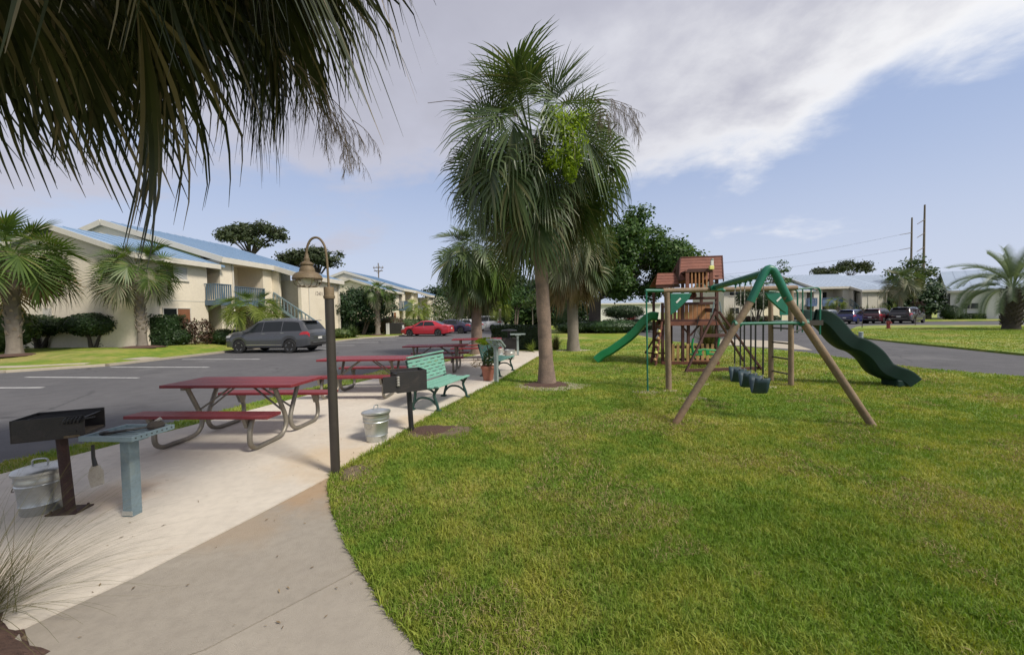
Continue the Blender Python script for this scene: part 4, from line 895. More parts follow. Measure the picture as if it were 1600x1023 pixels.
def flats(label, loc, ang, kx=1.0, roofm='roofblue', wall='stucco', rail='railblue', number=None, extra=False, bayw=5.0, group='two storey flats with metal roofs'):
    B = thing('apartment_building', label, 'building', loc, ang, group); F2 = 2.55
    X = lambda x: x * kx
    D = 2.0                                                     # depth of the recesses
    # section A: lower gabled wing
    xa, xb = X(-5.5), X(-1.5)
    g_ = G()._a([(xa, 0, -.4), (xa, 10, -.4), (xa, 10, 4.45), (xa, 4.6, 6.1), (xa, 0, 4.62), (xa + .2, 0, -.4), (xa + .2, 10, -.4), (xa + .2, 10, 4.45), (xa + .2, 4.6, 6.1), (xa + .2, 0, 4.62)],
        [(0,1,2,3,4),(9,8,7,6,5),(0,4,9,5),(4,3,8,9),(3,2,7,8),(2,1,6,7)]).obj('gable_wall', wall, B)
    G().box(xa + .2, 0, -.4, xb, .2, 4.62).obj('front_wall', wall, B)
    G().box(xa + .2, -.012, F2 - .12, xb, -.001, F2 - .07).obj('band', 'trim', B)
    pane_window(B, X(-4.35), X(-2.75), 3.62, 4.38, 0, glass=('glass', 'blind')); pane_window(B, X(-4.25), X(-2.65), 1.2, 2.05, 0, glass=('glass', 'brownblind'))
    v = G().box(xa - .03, 5.0, 1.45, xa - .001, 5.55, 2.1).obj('wall_vent', 'greywall', B)
    sheet_roof(B, xa - .3, X(-.62), -.42, 4.72, 4.6, 6.36, roofm); sheet_roof(B, xa - .3, X(-.62), 10.4, 4.62, 4.6, 6.36, roofm, name='rear_roof', seams=False)
    fa_ = G(); fa_.box(xa - .32, -.46, 4.46, X(-.95), -.425, 4.74); fa_.bar((xa - .32, -.42, 4.60), (xa - .32, 4.6, 6.24), .05, .26); fa_.bar((xa - .32, 10.4, 4.5), (xa - .32, 4.6, 6.24), .05, .26); fa_.obj('fascia', 'trim', B)
    # recess one with small balcony
    G().box(xb, D, -.4, X(-.6), D + .2, 5.0).obj('recess_wall', wall, B); G().box(xb - .0, .2, -.4, xb + .12, D, 4.6).obj('recess_side', wall, B)
    for z in (0, F2): 
        dr = G().box(X(-1.3), D - .06, z + .02, X(-.75), D - .005, z + 2.1).obj('door', 'dark', B); G().box(X(-1.2), D - .075, z + .35, X(-.85), D - .063, z + 1.95).obj('pane', 'glass', dr)
    G().box(xb + .13, .0, F2 - .2, X(-.6), D - .01, F2 - .02).obj('floor_slab', wall, B); railing(B, X(-1.72), X(-.62), -.75, -.02, F2 - .02, rail)
    # pillar wall, main roof
    G().box(X(-.6), -.02, -.4, X(.3), D, 5.15).obj('pillar', wall, B); G().box(X(.31), -.06, -.4, X(.42), .04, 5.05).obj('downpipe', 'trim', B)
    ze, zr, yr = 5.42, 7.95, 8.2
    xm0, xm1 = X(-.75), X(3.9) + bayw + (0 if not extra else .6)
    G()._a([(X(-.6), 0, 4.3), (X(-.6), 16, 4.3), (X(-.6), yr, zr - .15), (X(-.5), 0, 4.3), (X(-.5), 16, 4.3), (X(-.5), yr, zr - .15)], [(0,1,2),(5,4,3),(0,2,5,3),(2,1,4,5),(1,0,3,4)]).obj('upper_gable', wall, B)
    G().box(X(-.6), D + .21, -.4, X(-.4), 15.6, 4.29).obj('end_wall', wall, B)
    sheet_roof(B, xm0, xm1, -.35, ze - .15, yr, zr, roofm); sheet_roof(B, xm0, xm1, 16.6, 5.2, yr, zr, roofm, name='rear_roof', seams=False)
    fb2 = G(); fb2.bar((xm0 - .03, -.38, ze - .32), (xm0 - .03, yr, zr - .17), .06, .34); fb2.bar((xm0 - .03, 16.6, 5.05), (xm0 - .03, yr, zr - .17), .06, .34); fb2.box(xm0 - .05, -.40, ze - .50, X(3.75), -.36, ze - .16); fb2.obj('fascia', 'trim', B)
    # recess two, wide balcony
    G().box(X(.3), D, -.4, X(3.2), D + .2, 5.6).obj('recess_wall', wall, B); G().box(X(.43), .0, F2 - .2, X(3.0), D - .01, F2 - .02).obj('floor_slab', wall, B); G().box(X(.3), -.3, 5.1, X(3.9), D, 5.16).obj('soffit', wall, B)
    G().box(X(3.0), .21, -.4, X(3.2), D - .01, 5.3).obj('recess_side', wall, B); G().box(X(3.22), D, -.4, X(3.9) + bayw - .3, D + .2, 5.3).obj('recess_wall', wall, B)
    railing(B, X(.45), X(2.98), -.08, .0, F2 - .02, rail, solid=extra)
    for z in (0, F2): pane_window(B, X(1.0), X(2.2), z + .45, z + 2.0, D, glass=('glass', 'glass'))
    G().box(X(3.0), 0, -.4, X(3.9), .2, 5.15).obj('front_wall', wall, B)
    # projecting bay with open stair
    s = -2.3; b0 = X(3.9); b1 = b0 + bayw; zb = lambda y: ze - .15 + (zr - ze + .15) / (yr + .35) * (y + .35)
    sheet_roof(B, b0 - .25, b1 + .2, s - .3, zb(s - .3), -.36, zb(-.36) - .0, roofm, name='bay_roof')
    f3_ = G(); f3_.box(b0 - .3, s - .36, zb(s - .3) - .34, b1 + .25, s - .31, zb(s - .3) - .01); f3_.bar((b0 - .28, s - .3, zb(s - .3) - .17), (b0 - .28, -.37, zb(-.37) - .17), .06, .34); f3_.obj('fascia', 'trim', B)
    G().box(b0, s, -.4, b0 + .9, s + .25, zb(s) - .2).obj('pillar', wall, B)
    G().box(b0 + .9, s - .02, .4, b1 - 1.2, s + .2, zb(s) - .42).obj('front_wall', wall, B); G().box(b1 - 1.2, s + .15, -.4, b1, s + .35, zb(s) - .3).obj('front_wall', wall, B)
    tr = G(); tr.box(b0 + .82, s - .05, -.4, b0 + .9, s - .021, zb(s) - .36); tr.box(b1 - 1.26, s - .05, -.4, b1 - 1.18, s - .021, zb(s) - .36); tr.box(b1 - .06, s - .05, -.4, b1 + .04, s + .14, zb(s) - .36); tr.obj('corner_trim', 'trim', B, kind='stuff')
    G().box(b1 - .2, s + .36, -.4, b1, 6, zb(s) - .3).obj('bay_side', wall, B); G().box(b0 + .9, s + .21, -.4, b0 + 1.1, 0, zb(s) - .4).obj('stair_wall', wall, B)
    G().box(b0 + .005, -.55, -.4, b0 + .2, .0, zb(-.55) - .3).obj('stair_wall', wall, B)
    stt = G()
    for i in range(13): stt.box(b0 + .25, s + .35 + i * .13, .19 * i + .02, b0 + .85, s + .60 + i * .13, .19 * i + .08)
    sto = stt.obj('stair', 'railblue', B, kind='stuff')
    rl = G()
    p0_, p1_ = Vector((b0 - .05, s - 1.4, .95)), Vector((b0 - .05, -.1, 3.3)); rl.bar(p0_, p1_, .06, .09)
    for i in range(14): p = p0_.lerp(p1_, i / 13); rl.box(p.x - .02, p.y - .03, p.z - .9, p.x + .02, p.y + .03, p.z - .03)
    rl.bar(p0_ - Vector((0, 0, .9)), p1_ - Vector((0, 0, .9)), .06, .14); rl.obj('stair_rail', 'bluegrey', B, kind='stuff')
    lf = G().lathe([(.0, 0), (.12, 0), (.10, .10), (0, .14)], 12, (b0 + 2.2, s - .12, zb(s) - .62)).obj('wall_lamp', 'bronze', B, smooth=True)
    if number:
        c = bpy.data.curves.new('house_number', 'FONT'); c.body = number; c.size = .42; c.extrude = .012; c.align_x = 'CENTER'
        tmp = bpy.data.objects.new('tmp', c); COL.objects.link(tmp); bpy.context.view_layer.update()
        me = bpy.data.meshes.new_from_object(tmp); bpy.data.objects.remove(tmp); me.materials.clear(); me.materials.append(MT['print'])
        o = bpy.data.objects.new('house_number', me); COL.objects.link(o); o.parent = B; o['kind'] = 'stuff'
        o.location = (b0 + 2.1, s - .035, zb(s) - 1.5); o.rotation_euler = (R(90), 0, 0)
    if extra:
        e0 = b1; e1 = e0 + 2.6
        G().box(e0, D, -.4, e1, D + .2, 5.1).obj('recess_wall', wall, B); railing(B, e0 + .05, e1 - .05, -.1, 0, F2 - .02, rail, True)
        G().box(e0, .0, F2 - .2, e1, D - .01, F2 - .03).obj('floor_slab', wall, B)
        pane_window(B, e0 + .3, e0 + 1.5, F2 + .3, F2 + 2.0, D, glass=('glass', 'glass')); pane_window(B, e0 + .3, e0 + 1.5, .3, 2.0, D, glass=('glass', 'glass'))
        G().box(e1, -.02, -.4, e1 + .5, D, 4.9).obj('pillar', wall, B); G().box(e1 + .5, .02, -.4, e1 + 6, .2, 4.9).obj('front_wall', wall, B)
        pane_window(B, e1 + .7, e1 + 2.0, 3.9, 4.7, .02, glass=('glass', 'glass')); pane_window(B, e1 + .7, e1 + 2.0, .9, 2.0, .02, glass=('glass', 'glass'))
        sheet_roof(B, e0 - .9, e1 + 6.4, -.55, 5.0, yr - .3, zr - .3, roofm, name='wing_roof'); G().box(e0 + .05, -.6, 4.72, e1 + 6.4, -.555, 5.02).obj('fascia', 'trim', B)
    G().box(X(.3), D + .21, -.4, X(3.9) + bayw - .2, 14, 2.2).obj('core', wall, B)
    return B
ANG = math.atan2(Um.y, Um.x); O1 = Vector((-18.3, 24.9, .28))
flats('nearest cream two storey flats with blue metal roof, behind the grey car', O1, ANG, number='12401')
flats('farther cream flats with blue metal roof, behind the red car', O1 + Um * 28.6 + Vector((0, 0, -.1)), ANG)
flats('pale flats with grey roof and blue balconies behind the dark parked cars', (48.7, 61, .0), R(-4), kx=1.2, bayw=3.5, roofm='roofgrey', wall='greywall', rail='railroyal', extra=True)
# plain pale houses further off
def house(label, loc, ang, w_, d_, h, rise, roofm, wins, wall='greywall', group=None, ridge_frac=.5):
    B = thing('house', label, 'building', loc, ang, group)
    G().box(0, 0, -.4, w_, d_, h).obj('wall', wall, B)
    yr = d_ * ridge_frac
    sheet_roof(B, -.4, w_ + .4, -.5, h - .02, yr, h + rise, roofm, step=1.2); sheet_roof(B, -.4, w_ + .4, d_ + .5, h - .02, yr, h + rise, roofm, name='rear_roof', seams=False)
    for x in (0.02, w_ - .22): G()._a([(x, 0, h), (x, d_, h), (x, yr, h + rise - .15), (x + .2, 0, h), (x + .2, d_, h), (x + .2, yr, h + rise - .15)], [(0,1,2),(5,4,3),(0,2,5,3),(2,1,4,5),(1,0,3,4)]).obj('gable', wall, B)
    G().box(-.42, -.56, h - .32, w_ + .42, -.505, h + .01).obj('fascia', 'trim', B)
    for a in wins: pane_window(B, *a[:4], 0, glass=('glass', a[4] if len(a) > 4 else 'glass'))
    return B
pD = atY(1131, 497, 56)
house('pale two storey house seen through the swing ropes', (pD.x, 56, .0), R(2), 5.9, 9, 5.1, 2.2, 'roofgrey', [(.9, 2.3, 1.2, 2.2), (.8, 2.2, 3.9, 4.5)], group='pale houses in the distance')
pD2 = atY(1188, 497, 60)
Bw = thing('wing_wall', 'low cream building with sloping top behind the clipped tree', 'building', (pD2.x, 60, 0), 0)
G().ext([(0, -.3), (4.2, -.3), (4.2, .6), (3.4, 2.6), (1.6, 4.1), (0, 4.6)], (0, 0, 0), (1, 0, 0), (0, 0, 1), -5).obj('wall', 'stucco', Bw); G().bar((1.6, -.1, 4.2), (3.45, -.1, 2.65), .3, .16).obj('coping', 'trim', Bw)
pE = atY(1484, 498, 56)
house('white low house behind the feathery palm', (pE.x, 56, 0), R(-42), 17, 12, 4.1, 3.2, 'roofgrey', [(1.1, 2.7, 1.45, 2.3), (6, 8, 1.4, 2.4), (11, 13, 1.4, 2.4)], wall='white', group='pale houses in the distance')
house('long pale building far beyond the big oak', (14.5, 88, 0), R(3), 20, 10, 3.9, 1.6, 'roofgrey', [(2, 4, 1, 2.2), (8, 10, 1, 2.2), (14, 16, 1, 2.2)], wall='white', group='pale houses in the distance')
# ================================================================== VEHICLES
def interp(x, kn):
    for (a, b), (c, d) in zip(kn[:-1], kn[1:]):
        if x <= c: t = max(0, (x - a) / (c - a)); return b + (d - b) * t
    return kn[-1][1]
SPEC = dict(
    suv=dict(top=[(-2.5, .90), (-2.47, 1.06), (-2.38, 1.18), (-2.06, 1.60), (-1.95, 1.665), (-1.6, 1.72), (-.8, 1.755), (.2, 1.735), (.55, 1.68), (1.35, 1.19), (1.9, 1.12), (2.28, 1.02), (2.44, .86), (2.5, .62)], belt=[(-2.5, 1.13), (1.3, 1.04), (2.5, .9)],
             plan=[(-2.5, .82), (-2.42, .90), (-2.1, .955), (-1.2, .98), (1.4, .98), (2.0, .955), (2.3, .86), (2.44, .74), (2.5, .60)], wr=.70, zb=.30, L=2.5, wx=(-1.42, 1.48), R=.38, tr=.355,
             win=[(1.18, .50, .18, .16), (.13, .11, -.92, -.92), (-.98, -.98, -2.10, -1.82)], ws=(.60, 1.30), rw=(-2.36, -2.10), cl='suv'),
    sedan=dict(top=[(-2.42, .72), (-2.39, .92), (-2.2, 1.02), (-1.72, 1.07), (-.95, 1.385), (-.5, 1.435), (0, 1.45), (.4, 1.40), (1.2, .99), (1.7, .93), (2.2, .80), (2.38, .66), (2.42, .48)], belt=[(-2.42, .98), (1.2, .90), (2.42, .8)],
             plan=[(-2.42, .74), (-2.3, .84), (-1.9, .905), (-1, .925), (1.3, .925), (1.9, .895), (2.2, .80), (2.36, .68), (2.42, .52)], wr=.60, zb=.22, L=2.42, wx=(-1.38, 1.42), R=.36, tr=.325,
             win=[(1.05, .40, .08, .06), (.02, .0, -1.10, -.80)], ws=(.46, 1.16), rw=(-1.66, -1.0), cl='sedan'))
def car(kind, paint, label, cat, loc, heading, scale=1.0, plate=True, group=None, detail=True, roofrails=False, spare=False, cargo=False):
    S = SPEC[kind]; L = S['L']; c = thing('parked_car', label, cat, loc, heading, group, scale)
    def ring(x):
        wv = interp(x, S['plan']); zt = interp(x, S['top']); zbelt = min(interp(x, S['belt']), zt - .03); h = max(0, min(1, (zt - zbelt) / .45))
        zb = S['zb'] + (.10 * max(0, (abs(x) - L + .5) / .5))
        for wx in S['wx']:
            d = abs(x - wx)
            if d < S['R']: zb = max(zb, S['tr'] + math.sqrt(S['R'] ** 2 - d * d) * 1.0)
        wr = wv * .86 * (1 - h) + S['wr'] * (wv / S['plan'][4][1]) ** .6 * h
        z1, z2, z3 = zb + .02, max(zb + .03, zb + (zbelt - zb) * .42), max(zb + .04, zbelt - .07)
        return [(wv * .80, zb), (wv * .985, z1), (wv, z2), (wv * .99, z3), (wv * .955, zbelt), (wr + .025 * h, max(zt - .06, zbelt + .006)), (wr - .05, zt - .006), (wr * .5, zt + .012), (0, zt + .018)]
    xs = set(np.linspace(-L, L, 34).round(3)) | {k[0] for k in S['top']} | {k[0] for k in S['plan']}
    for wx in S['wx']: xs |= {round(wx + S['R'] * math.cos(a), 3) for a in np.linspace(0, math.pi, 13)}
    xs = sorted(xs); rows = []
    for x in xs:
        r = ring(x); rows.append([(x, y, z) for y, z in r] + [(x, -y, z) for y, z in r[-2::-1]])
    g_ = G().strip(rows); n = len(rows[0]); b = (len(rows) - 1) * n
    g_.f += [tuple(range(n)), tuple(range(b + n - 1, b - 1, -1))]
    body = g_.obj('body', paint, c, smooth=True)
    def P(x, r):
        R_ = ring(x); i = min(int(r), 7); t = r - i; y, z = R_[i][0] * (1-t) + R_[i+1][0] * t, R_[i][1] * (1-t) + R_[i+1][1] * t; return Vector((x, y, z))
    def patch(name, mat, xb0, xt0, xb1, xt1, r0, r1, both=True, over=False, off=.008, nx=8, nr=3, par=c):
        rr = [r0 + (r1 - r0) * k / nr for k in range(nr + 1)]
        for s in ((1, -1) if both and not over else (1,)):
            rows = []
            for i in range(nx + 1):
                t = i / nx; row = []
                for r in rr:
                    q = (r - r0) / (r1 - r0) if r1 > r0 else 0
                    x = (xb0 + (xt0 - xb0) * q) * (1 - t) + (xb1 + (xt1 - xb1) * q) * t
                    p = P(x, r); pa = P(x + .02, r) - P(x - .02, r); pb_ = P(x, min(8, r + .05)) - P(x, max(0, r - .05)); nn = pa.cross(pb_)
                    if nn.length < 1e-9: nn = Vector((0, 0, 1))
                    nn.normalize()
                    if nn.y < -.2 or (abs(nn.y) <= .2 and nn.z < 0): nn = -nn
                    if over and nn.z < 0: nn = -nn
                    p = p + nn * off; row.append((p.x, p.y * s, p.z))
                if over: row = row + [(a, -b2, d) for a, b2, d in row[-2::-1]] if abs(r1 - 8) < 1e-6 else row
                rows.append(row)
            G().strip(rows).obj(name, mat, par, smooth=True)
    for (a, b_, c_, d) in S['win']: patch('side_window', 'glass', a, b_, c_, d, 4.08, 4.93)
    patch('windscreen', 'glass', S['ws'][0], S['ws'][0], S['ws'][1], S['ws'][1], 5.9, 8, over=True, off=.010)
    patch('rear_window', 'glass', S['rw'][0], S['rw'][0], S['rw'][1], S['rw'][1], 6.0 if kind == 'sedan' else 5.9, 8, over=True, off=.010)
    patch('tail_light', 'taillight', -L + .015, -L + .03, -L + .52, -L + .30, 2.75, 3.85, off=.010)
    patch('headlight', 'headlight', L - .10, L - .16, L - .50, L - .62, 2.8, 3.8, off=.010)
    # underside shadow box, bumper cladding
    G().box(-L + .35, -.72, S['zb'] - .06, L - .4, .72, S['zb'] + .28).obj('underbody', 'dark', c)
    bk = G().box(-L - .035, -.78 * (1 if kind == 'suv' else .9), .36, -L + .2, .78 * (1 if kind == 'suv' else .9), .60 if kind == 'suv' else .5).obj('rear_bumper', 'dark' if kind == 'suv' else paint, c, bevel=.04)
    G().box(L - .16, -.62, .30, L + .015, .62, .62).obj('front_bumper', 'dark', c, bevel=.03)
    if kind == 'suv':
        G().box(-L - .022, -.55, .80, -L + .05, .55, .84).obj('chrome_strip', 'chrome', c)
        G().box(-L - .045, -.66, .52, -L - .03, .66, .56).obj('bumper_trim', 'chrome', c)
    if plate:
        pz = .72 if kind == 'suv' else .68; G().box(-L - .03, -.16, pz - .02, -L - .005, .16, pz + .10).obj('number_plate', 'white', c)
    if roofrails:
        for s in (-1, 1): G().tube([(-1.75, s * .60, 1.70), (-1.5, s * .61, 1.79), (.1, s * .61, 1.81), (.35, s * .60, 1.735)], .018, 6).obj('roof_rail', 'chrome', c, smooth=True)
        for x in (-1.1, -.2): G().tube([(x, -.6, 1.80), (x, .6, 1.80)], .016, 6).obj('cross_bar', 'chrome', c)
    if kind == 'suv': G().box(-2.24, -.62, 1.66, -1.86, .62, 1.695).obj('spoiler', paint, c, bevel=.012)
    for s in (-1, 1):
        G().obox((S['win'][0][0] - .14, s * 1.03, interp(1.1, S['belt']) + .10), (.13, .19, .13)).obj('mirror', paint, c, bevel=.03)
        for x in ((.05, -1.02) if kind == 'suv' else (-.05, -1.1)):
            p = P(x, 3.4); G().box(p.x - .10, s * p.y - .014, p.z - .018, p.x + .10, s * p.y + .014, p.z + .010).obj('door_handle', 'chrome', c, bevel=.006)
        if kind == 'suv':
            p = P(0, 1.3); G().box(-1.0, s * p.y - .012, .42, 1.02, s * p.y + .012, .45).obj('sill_strip', 'chrome', c)
    for wx in S['wx']:
        for s in (-1, 1):
            tr = S['tr']; m = Matrix.Rotation(R(90), 3, 'X'); y = s * (S['plan'][4][1] - .11)
            wl = G().lathe([(tr * .62, -.10), (tr * .93, -.105), (tr, -.075), (tr, .075), (tr * .93, .105), (tr * .62, .10)], 28, (wx, y, tr), m).obj('wheel', 'tyre', c, smooth=True)
            rm = G().lathe([(tr * .64, .0), (tr * .66, .09), (tr * .61, .10), (tr * .58, .05), (tr * .58, -.09), (tr * .64, -.09)], 24, (wx, y, tr), m if s < 0 else Matrix.Rotation(R(-90), 3, 'X'))
            for k in range(5):
                a = k * 2 * math.pi / 5 + .3
                for da in (-.16, .16): rm.bar((wx + .03 * math.cos(a), y + s * .075, tr + .03 * math.sin(a)), (wx + tr * .61 * math.cos(a + da), y + s * .088, tr + tr * .61 * math.sin(a + da)), .034, .03, (0, 1, 0))
            rm.cyl((wx, y + s * .06, tr), (wx, y + s * .095, tr), .06, .05, 12)
            rm.obj('rim', 'rim', wl)
            G().cyl((wx, y + s * -.02, tr), (wx, y + s * .02, tr), tr * .58, None, 16).obj('brake', 'dark', wl)
    return c
HD = math.atan2(.117, -.993)
def carpos(px, Y, z=-.06): p = atY(px, 500, Y); return (p.x, p.y, z)
car('suv', 'car_grey', 'dark grey sport utility vehicle parked nose in before the nearest flats', 'car', (-12.15, 19.85, -.06), HD, .94, roofrails=True, group='cars parked nose in at the left kerb')
car('sedan', 'car_red', 'red four door saloon parked nose in before the farther flats', 'car', (-7.35, 33.3, -.06), HD - .06, .91, group='cars parked nose in at the left kerb')
car('sedan', 'car_navy', 'dark navy saloon parked beside the red saloon', 'car', (-6.0, 37.2, -.06), HD - .06, .93, group='cars parked nose in at the left kerb')
car('suv', 'car_white', 'white car parked beyond the dark navy saloon', 'car', (-3.3, 43.0, -.06), HD - .03, .92, group='cars parked nose in at the left kerb')
car('sedan', 'car_silver', 'silver grey car between the navy saloon and the white car', 'car', (-5.0, 40.5, -.06), HD - .05, .92, group='cars parked nose in at the left kerb')
RG = 'dark cars in front of the blue balconies'
for px, Y, k, pt, lb, sc_ in ((1294, 47, 'suv', 'car_silver', 'pale silver car with its front half behind the slide top', .96), (1333, 46, 'suv', 'car_blue', 'blue car second in the row before the blue balconies', .97), (1372, 46, 'suv', 'car_maroon', 'dark maroon car with white roof rack behind the hydrant', 1.0), (1417, 45, 'suv', 'car_black', 'large black brown car at the right end of the row, behind a purple sapling', 1.08)):
    p = carpos(px, Y); car(k, pt, lb, 'car', p, R(30), sc_, group=RG, roofrails=(px in (1372, 1294)))
p = carpos(1259, 49); car('sedan', 'car_black', 'dark car behind the ladder deck of the swing set', 'car', p, R(34), .95, group=RG)
for px, Y, pt, lb in ((966, 76, 'car_white', 'white car far beyond the oak trunk'), (985, 78, 'car_red', 'small red car far beyond the bright green slide'), (1000, 74, 'car_silver', 'silver car far behind the playhouse climbing wall')):
    p = carpos(px, Y, .05); car('sedan', pt, lb, 'car', p, R(80), 1, group='distant cars seen under the oak')
# ================================================================== PALMS
def fan_frond(elev, Lp, Lf, nseg, droop, seed, bend=35, threads=0, rings=5, wf=.52, costa=.38, amax=118):
    """one costapalmate leaf growing from the origin along +x; returns verts, faces"""
    r = random.Random(seed); V, F = [], []
    n = 8; p = Vector((0, 0, 0)); pts = [p.copy()]; ang = []
    for i in range(n):
        a = R(elev - bend * (i / n) ** 1.3 ); ang.append(a); p = p + Vector((math.cos(a), 0, math.sin(a))) * (Lp / n); pts.append(p.copy())
    def stripf(rows):
        b = len(V)
        for a, c in rows: V.append(a); V.append(c)
        for i in range(len(rows) - 1): F.append((b+2*i, b+2*i+1, b+2*i+3, b+2*i+2))
    side = Vector((0, 1, 0))
    stripf([(q - side * (.022 - .010 * i / n), q + side * (.022 - .010 * i / n)) for i, q in enumerate(pts)])
    stripf([(q + Vector((0, 0, -.014)), q + Vector((0, 0, .014 - .006 * i / n))) for i, q in enumerate(pts)])
    a0 = elev - bend; cp = [pts[-1]]; ca = [R(a0)]
    for i in range(6):
        a = R(a0 - 55 * ((i + 1) / 6) * (.25 if elev > 70 else .55 if elev > 48 else 1 if elev > -30 else .3)); cp.append(cp[-1] + Vector((math.cos(a), 0, math.sin(a))) * (Lf * costa / 6)); ca.append(a)
    down = Vector((0, 0, -1))
    for k in range(nseg):
        u = -1 + 2 * (k + .5) / nseg; a = R(amax) * u; fr = (1 - abs(u)) * 5.99; i = int(fr); t = fr - i
        base = cp[i].lerp(cp[i+1], t); pa = ca[i] + (ca[i+1] - ca[i]) * t
        D = Vector((math.cos(pa), 0, math.sin(pa))); N = Vector((-math.sin(pa), 0, math.cos(pa)))
        d = (D * math.cos(a) + side * math.sin(a) + N * (.42 * abs(math.sin(a)) - .05 + r.uniform(-.06, .06))).normalized()
        l = Lf * (.74 + .26 * math.cos(a * .7)) * r.uniform(.86, 1.08); sdv = d.cross(N).normalized(); da = R(2 * amax) / nseg
        q = base.copy(); rows = []; dr = droop * r.uniform(.75, 1.25); kink = r.uniform(.45, .8)
        for j in range(rings + 1):
            tt = j / rings; wd = min(tt, .36) * l * da * wf + .003; wd = wd if tt <= .36 else (.36 * l * da * wf) * (1 - (tt - .36) / .64) ** .8 + .0012
            w2 = sdv * wd; rows.append((q - w2, q + w2 + N * wd * .5))
            g_ = min(1, dr * max(0, tt - .12) ** 1.15 + (dr * .35 if tt > kink else 0)); dd = (d * (1 - g_) + down * g_).normalized(); q = q + dd * (l / rings)
        stripf(rows)
        if threads and r.random() < threads:
            q2 = rows[3][0]; rr = []; dv = (d + down * .6 + Vector((r.uniform(-.5, .5), r.uniform(-.5, .5), 0))).normalized()
            for j in range(6): rr.append((q2 - sdv * .0016, q2 + sdv * .0016)); dv = (dv + down * .12 + Vector((r.uniform(-.45, .45), r.uniform(-.45, .45), r.uniform(-.2, .2)))).normalized(); q2 = q2 + dv * .05
            stripf(rr)
    return V, F
def mesh_from(name, V, F, mat):
    me = bpy.data.meshes.new(name); me.from_pydata([tuple(v) for v in V], [], F); me.materials.append(MT[mat]); return me
def frond_set(prefix, elevs, Lp, Lf, nseg, seed, threads=0, rings=5, droops=None, per=2, wf=.52):
    out = []
    for i, e in enumerate(elevs):
        dr = droops[i] if droops else .35 + (80 - e) / 160 * .75
        out.append((e, [mesh_from('frond', *fan_frond(e, Lp * (1 if e > -20 else .85), Lf, nseg, dr, seed + i * 10 + k, 30 if e > 60 else (48 if e > 0 else 30), threads, rings, wf), 'frond') for k in range(per)]))
    return out
def put_frond(par, me, mat, loc, rot, sc_):
    o = bpy.data.objects.new('frond', me); COL.objects.link(o); o.parent = par; o.location = loc; o.rotation_euler = rot; o.scale = (sc_,) * 3
    o.material_slots[0].link = 'OBJECT'; o.material_slots[0].material = MT[mat]; return o
def trunk_mesh(h, r0, r1, lean, n=14, seed=0, flare=.35, rough=.08, bulge=0):
    g_ = G(); rows = []; K = 26
    for i in range(K + 1):
        t = i / K; z = -.1 + (h + .1) * t; cx, cy = lean[0] * t ** 1.4, lean[1] * t ** 1.4
        rr = (r0 + (r1 - r0) * t) * (1 + flare * max(0, 1 - t * 6) ** 2) + bulge * math.sin(math.pi * min(1, t * 1.1)) ** 2
        rows.append([(cx + rr * (1 + rough * mnoise.noise(Vector((math.cos(a) * 2, math.sin(a) * 2 + seed, z * 5))) + .02 * math.sin(z * 42)) * math.cos(a), cy + rr * (1 + rough * mnoise.noise(Vector((math.cos(a) * 2, math.sin(a) * 2 + seed, z * 5 + 9)))) * math.sin(a), z) for a in [2 * math.pi * j / n for j in range(n + 1)]])
    return g_.strip(rows)
def palm(name, label, loc, h, r0, r1, lean, fronds, count, e_lo, e_hi, sc_, mats_, tm='palmgrey', spread=.9, group=None, boots=0, seed=1, rz=0, flare=.35, cat='palm tree', dist=1.0, wild=6, roll=.35):
    t = thing(name, label, cat, loc, rz, group); r = random.Random(seed)
    trunk_mesh(h, r0, r1, lean, seed=seed, flare=flare).obj('trunk', tm, t, smooth=True)
    if boots:
        b = G(); n = int(boots); lo = h * .18
        for i in range(n):
            tt = i / n; z = lo + (h - lo) * tt; a = i * 2.39996; rr = (r0 + (r1 - r0) * z / h) * .97; q = z / h; cx, cy = lean[0] * q ** 1.4, lean[1] * q ** 1.4
            d = Vector((math.cos(a), math.sin(a), 0)); s_ = Vector((-d.y, d.x, 0)); c = Vector((cx, cy, z)) + d * rr; L = .16 * r.uniform(.7, 1.2)
            p1 = c + d * .06 + Vector((0, 0, L)); b._a([c - s_ * .07, c + s_ * .07, p1 + s_ * .035, p1 - s_ * .035, c - s_ * .06 + d * .03, c + s_ * .06 + d * .03, p1 + s_ * .03 + d * .025, p1 - s_ * .03 + d * .025], [(0,1,2,3),(7,6,5,4),(0,4,5,1),(1,5,6,2),(2,6,7,3),(3,7,4,0)])
        b.obj('leaf_boots', 'boot', t, kind='stuff')
    for i in range(count):
        f = (i + .5) / count; e = e_hi + (e_lo - e_hi) * f ** dist + r.uniform(-wild, wild); az = i * 2.39996 + r.uniform(-.3, .3)
        best = min(fronds, key=lambda q: abs(q[0] - e)); me = r.choice(best[1])
        z = h - .05 - spread * f; q = z / h; rr = r1 * .6
        m = mats_[0] if f < .38 else (mats_[1] if f < .78 else mats_[2])
        if r.random() < .15: m = r.choice(mats_[:2])
        put_frond(t, me, m, (lean[0] * q ** 1.4 + rr * math.cos(az), lean[1] * q ** 1.4 + rr * math.sin(az), z), (r.uniform(-roll, roll), -R(e - best[0]) * .8, az), sc_ * r.uniform(.80, 1.15) * (.74 + .26 * min(1, f * 3.5)))
    return t
BIG = frond_set('big', [82, 62, 40, 18, -5, -30, -55], 1.25, 1.15, 40, 11, threads=.25, rings=6, droops=[.10, .28, .55, .8, .95, 1.0, .9], per=2)
SM = frond_set('small', [80, 50, 20, -10, -40], .85, .85, 30, 77, rings=4, droops=[.08, .16, .28, .42, .55], per=2, wf=.72)
MID = frond_set('middle', [82, 62, 40, 18, -5, -30, -55], 1.25, 1.15, 30, 131, rings=5, droops=[.10, .28, .5, .75, .9, 1.0, .9], per=2, wf=.74)
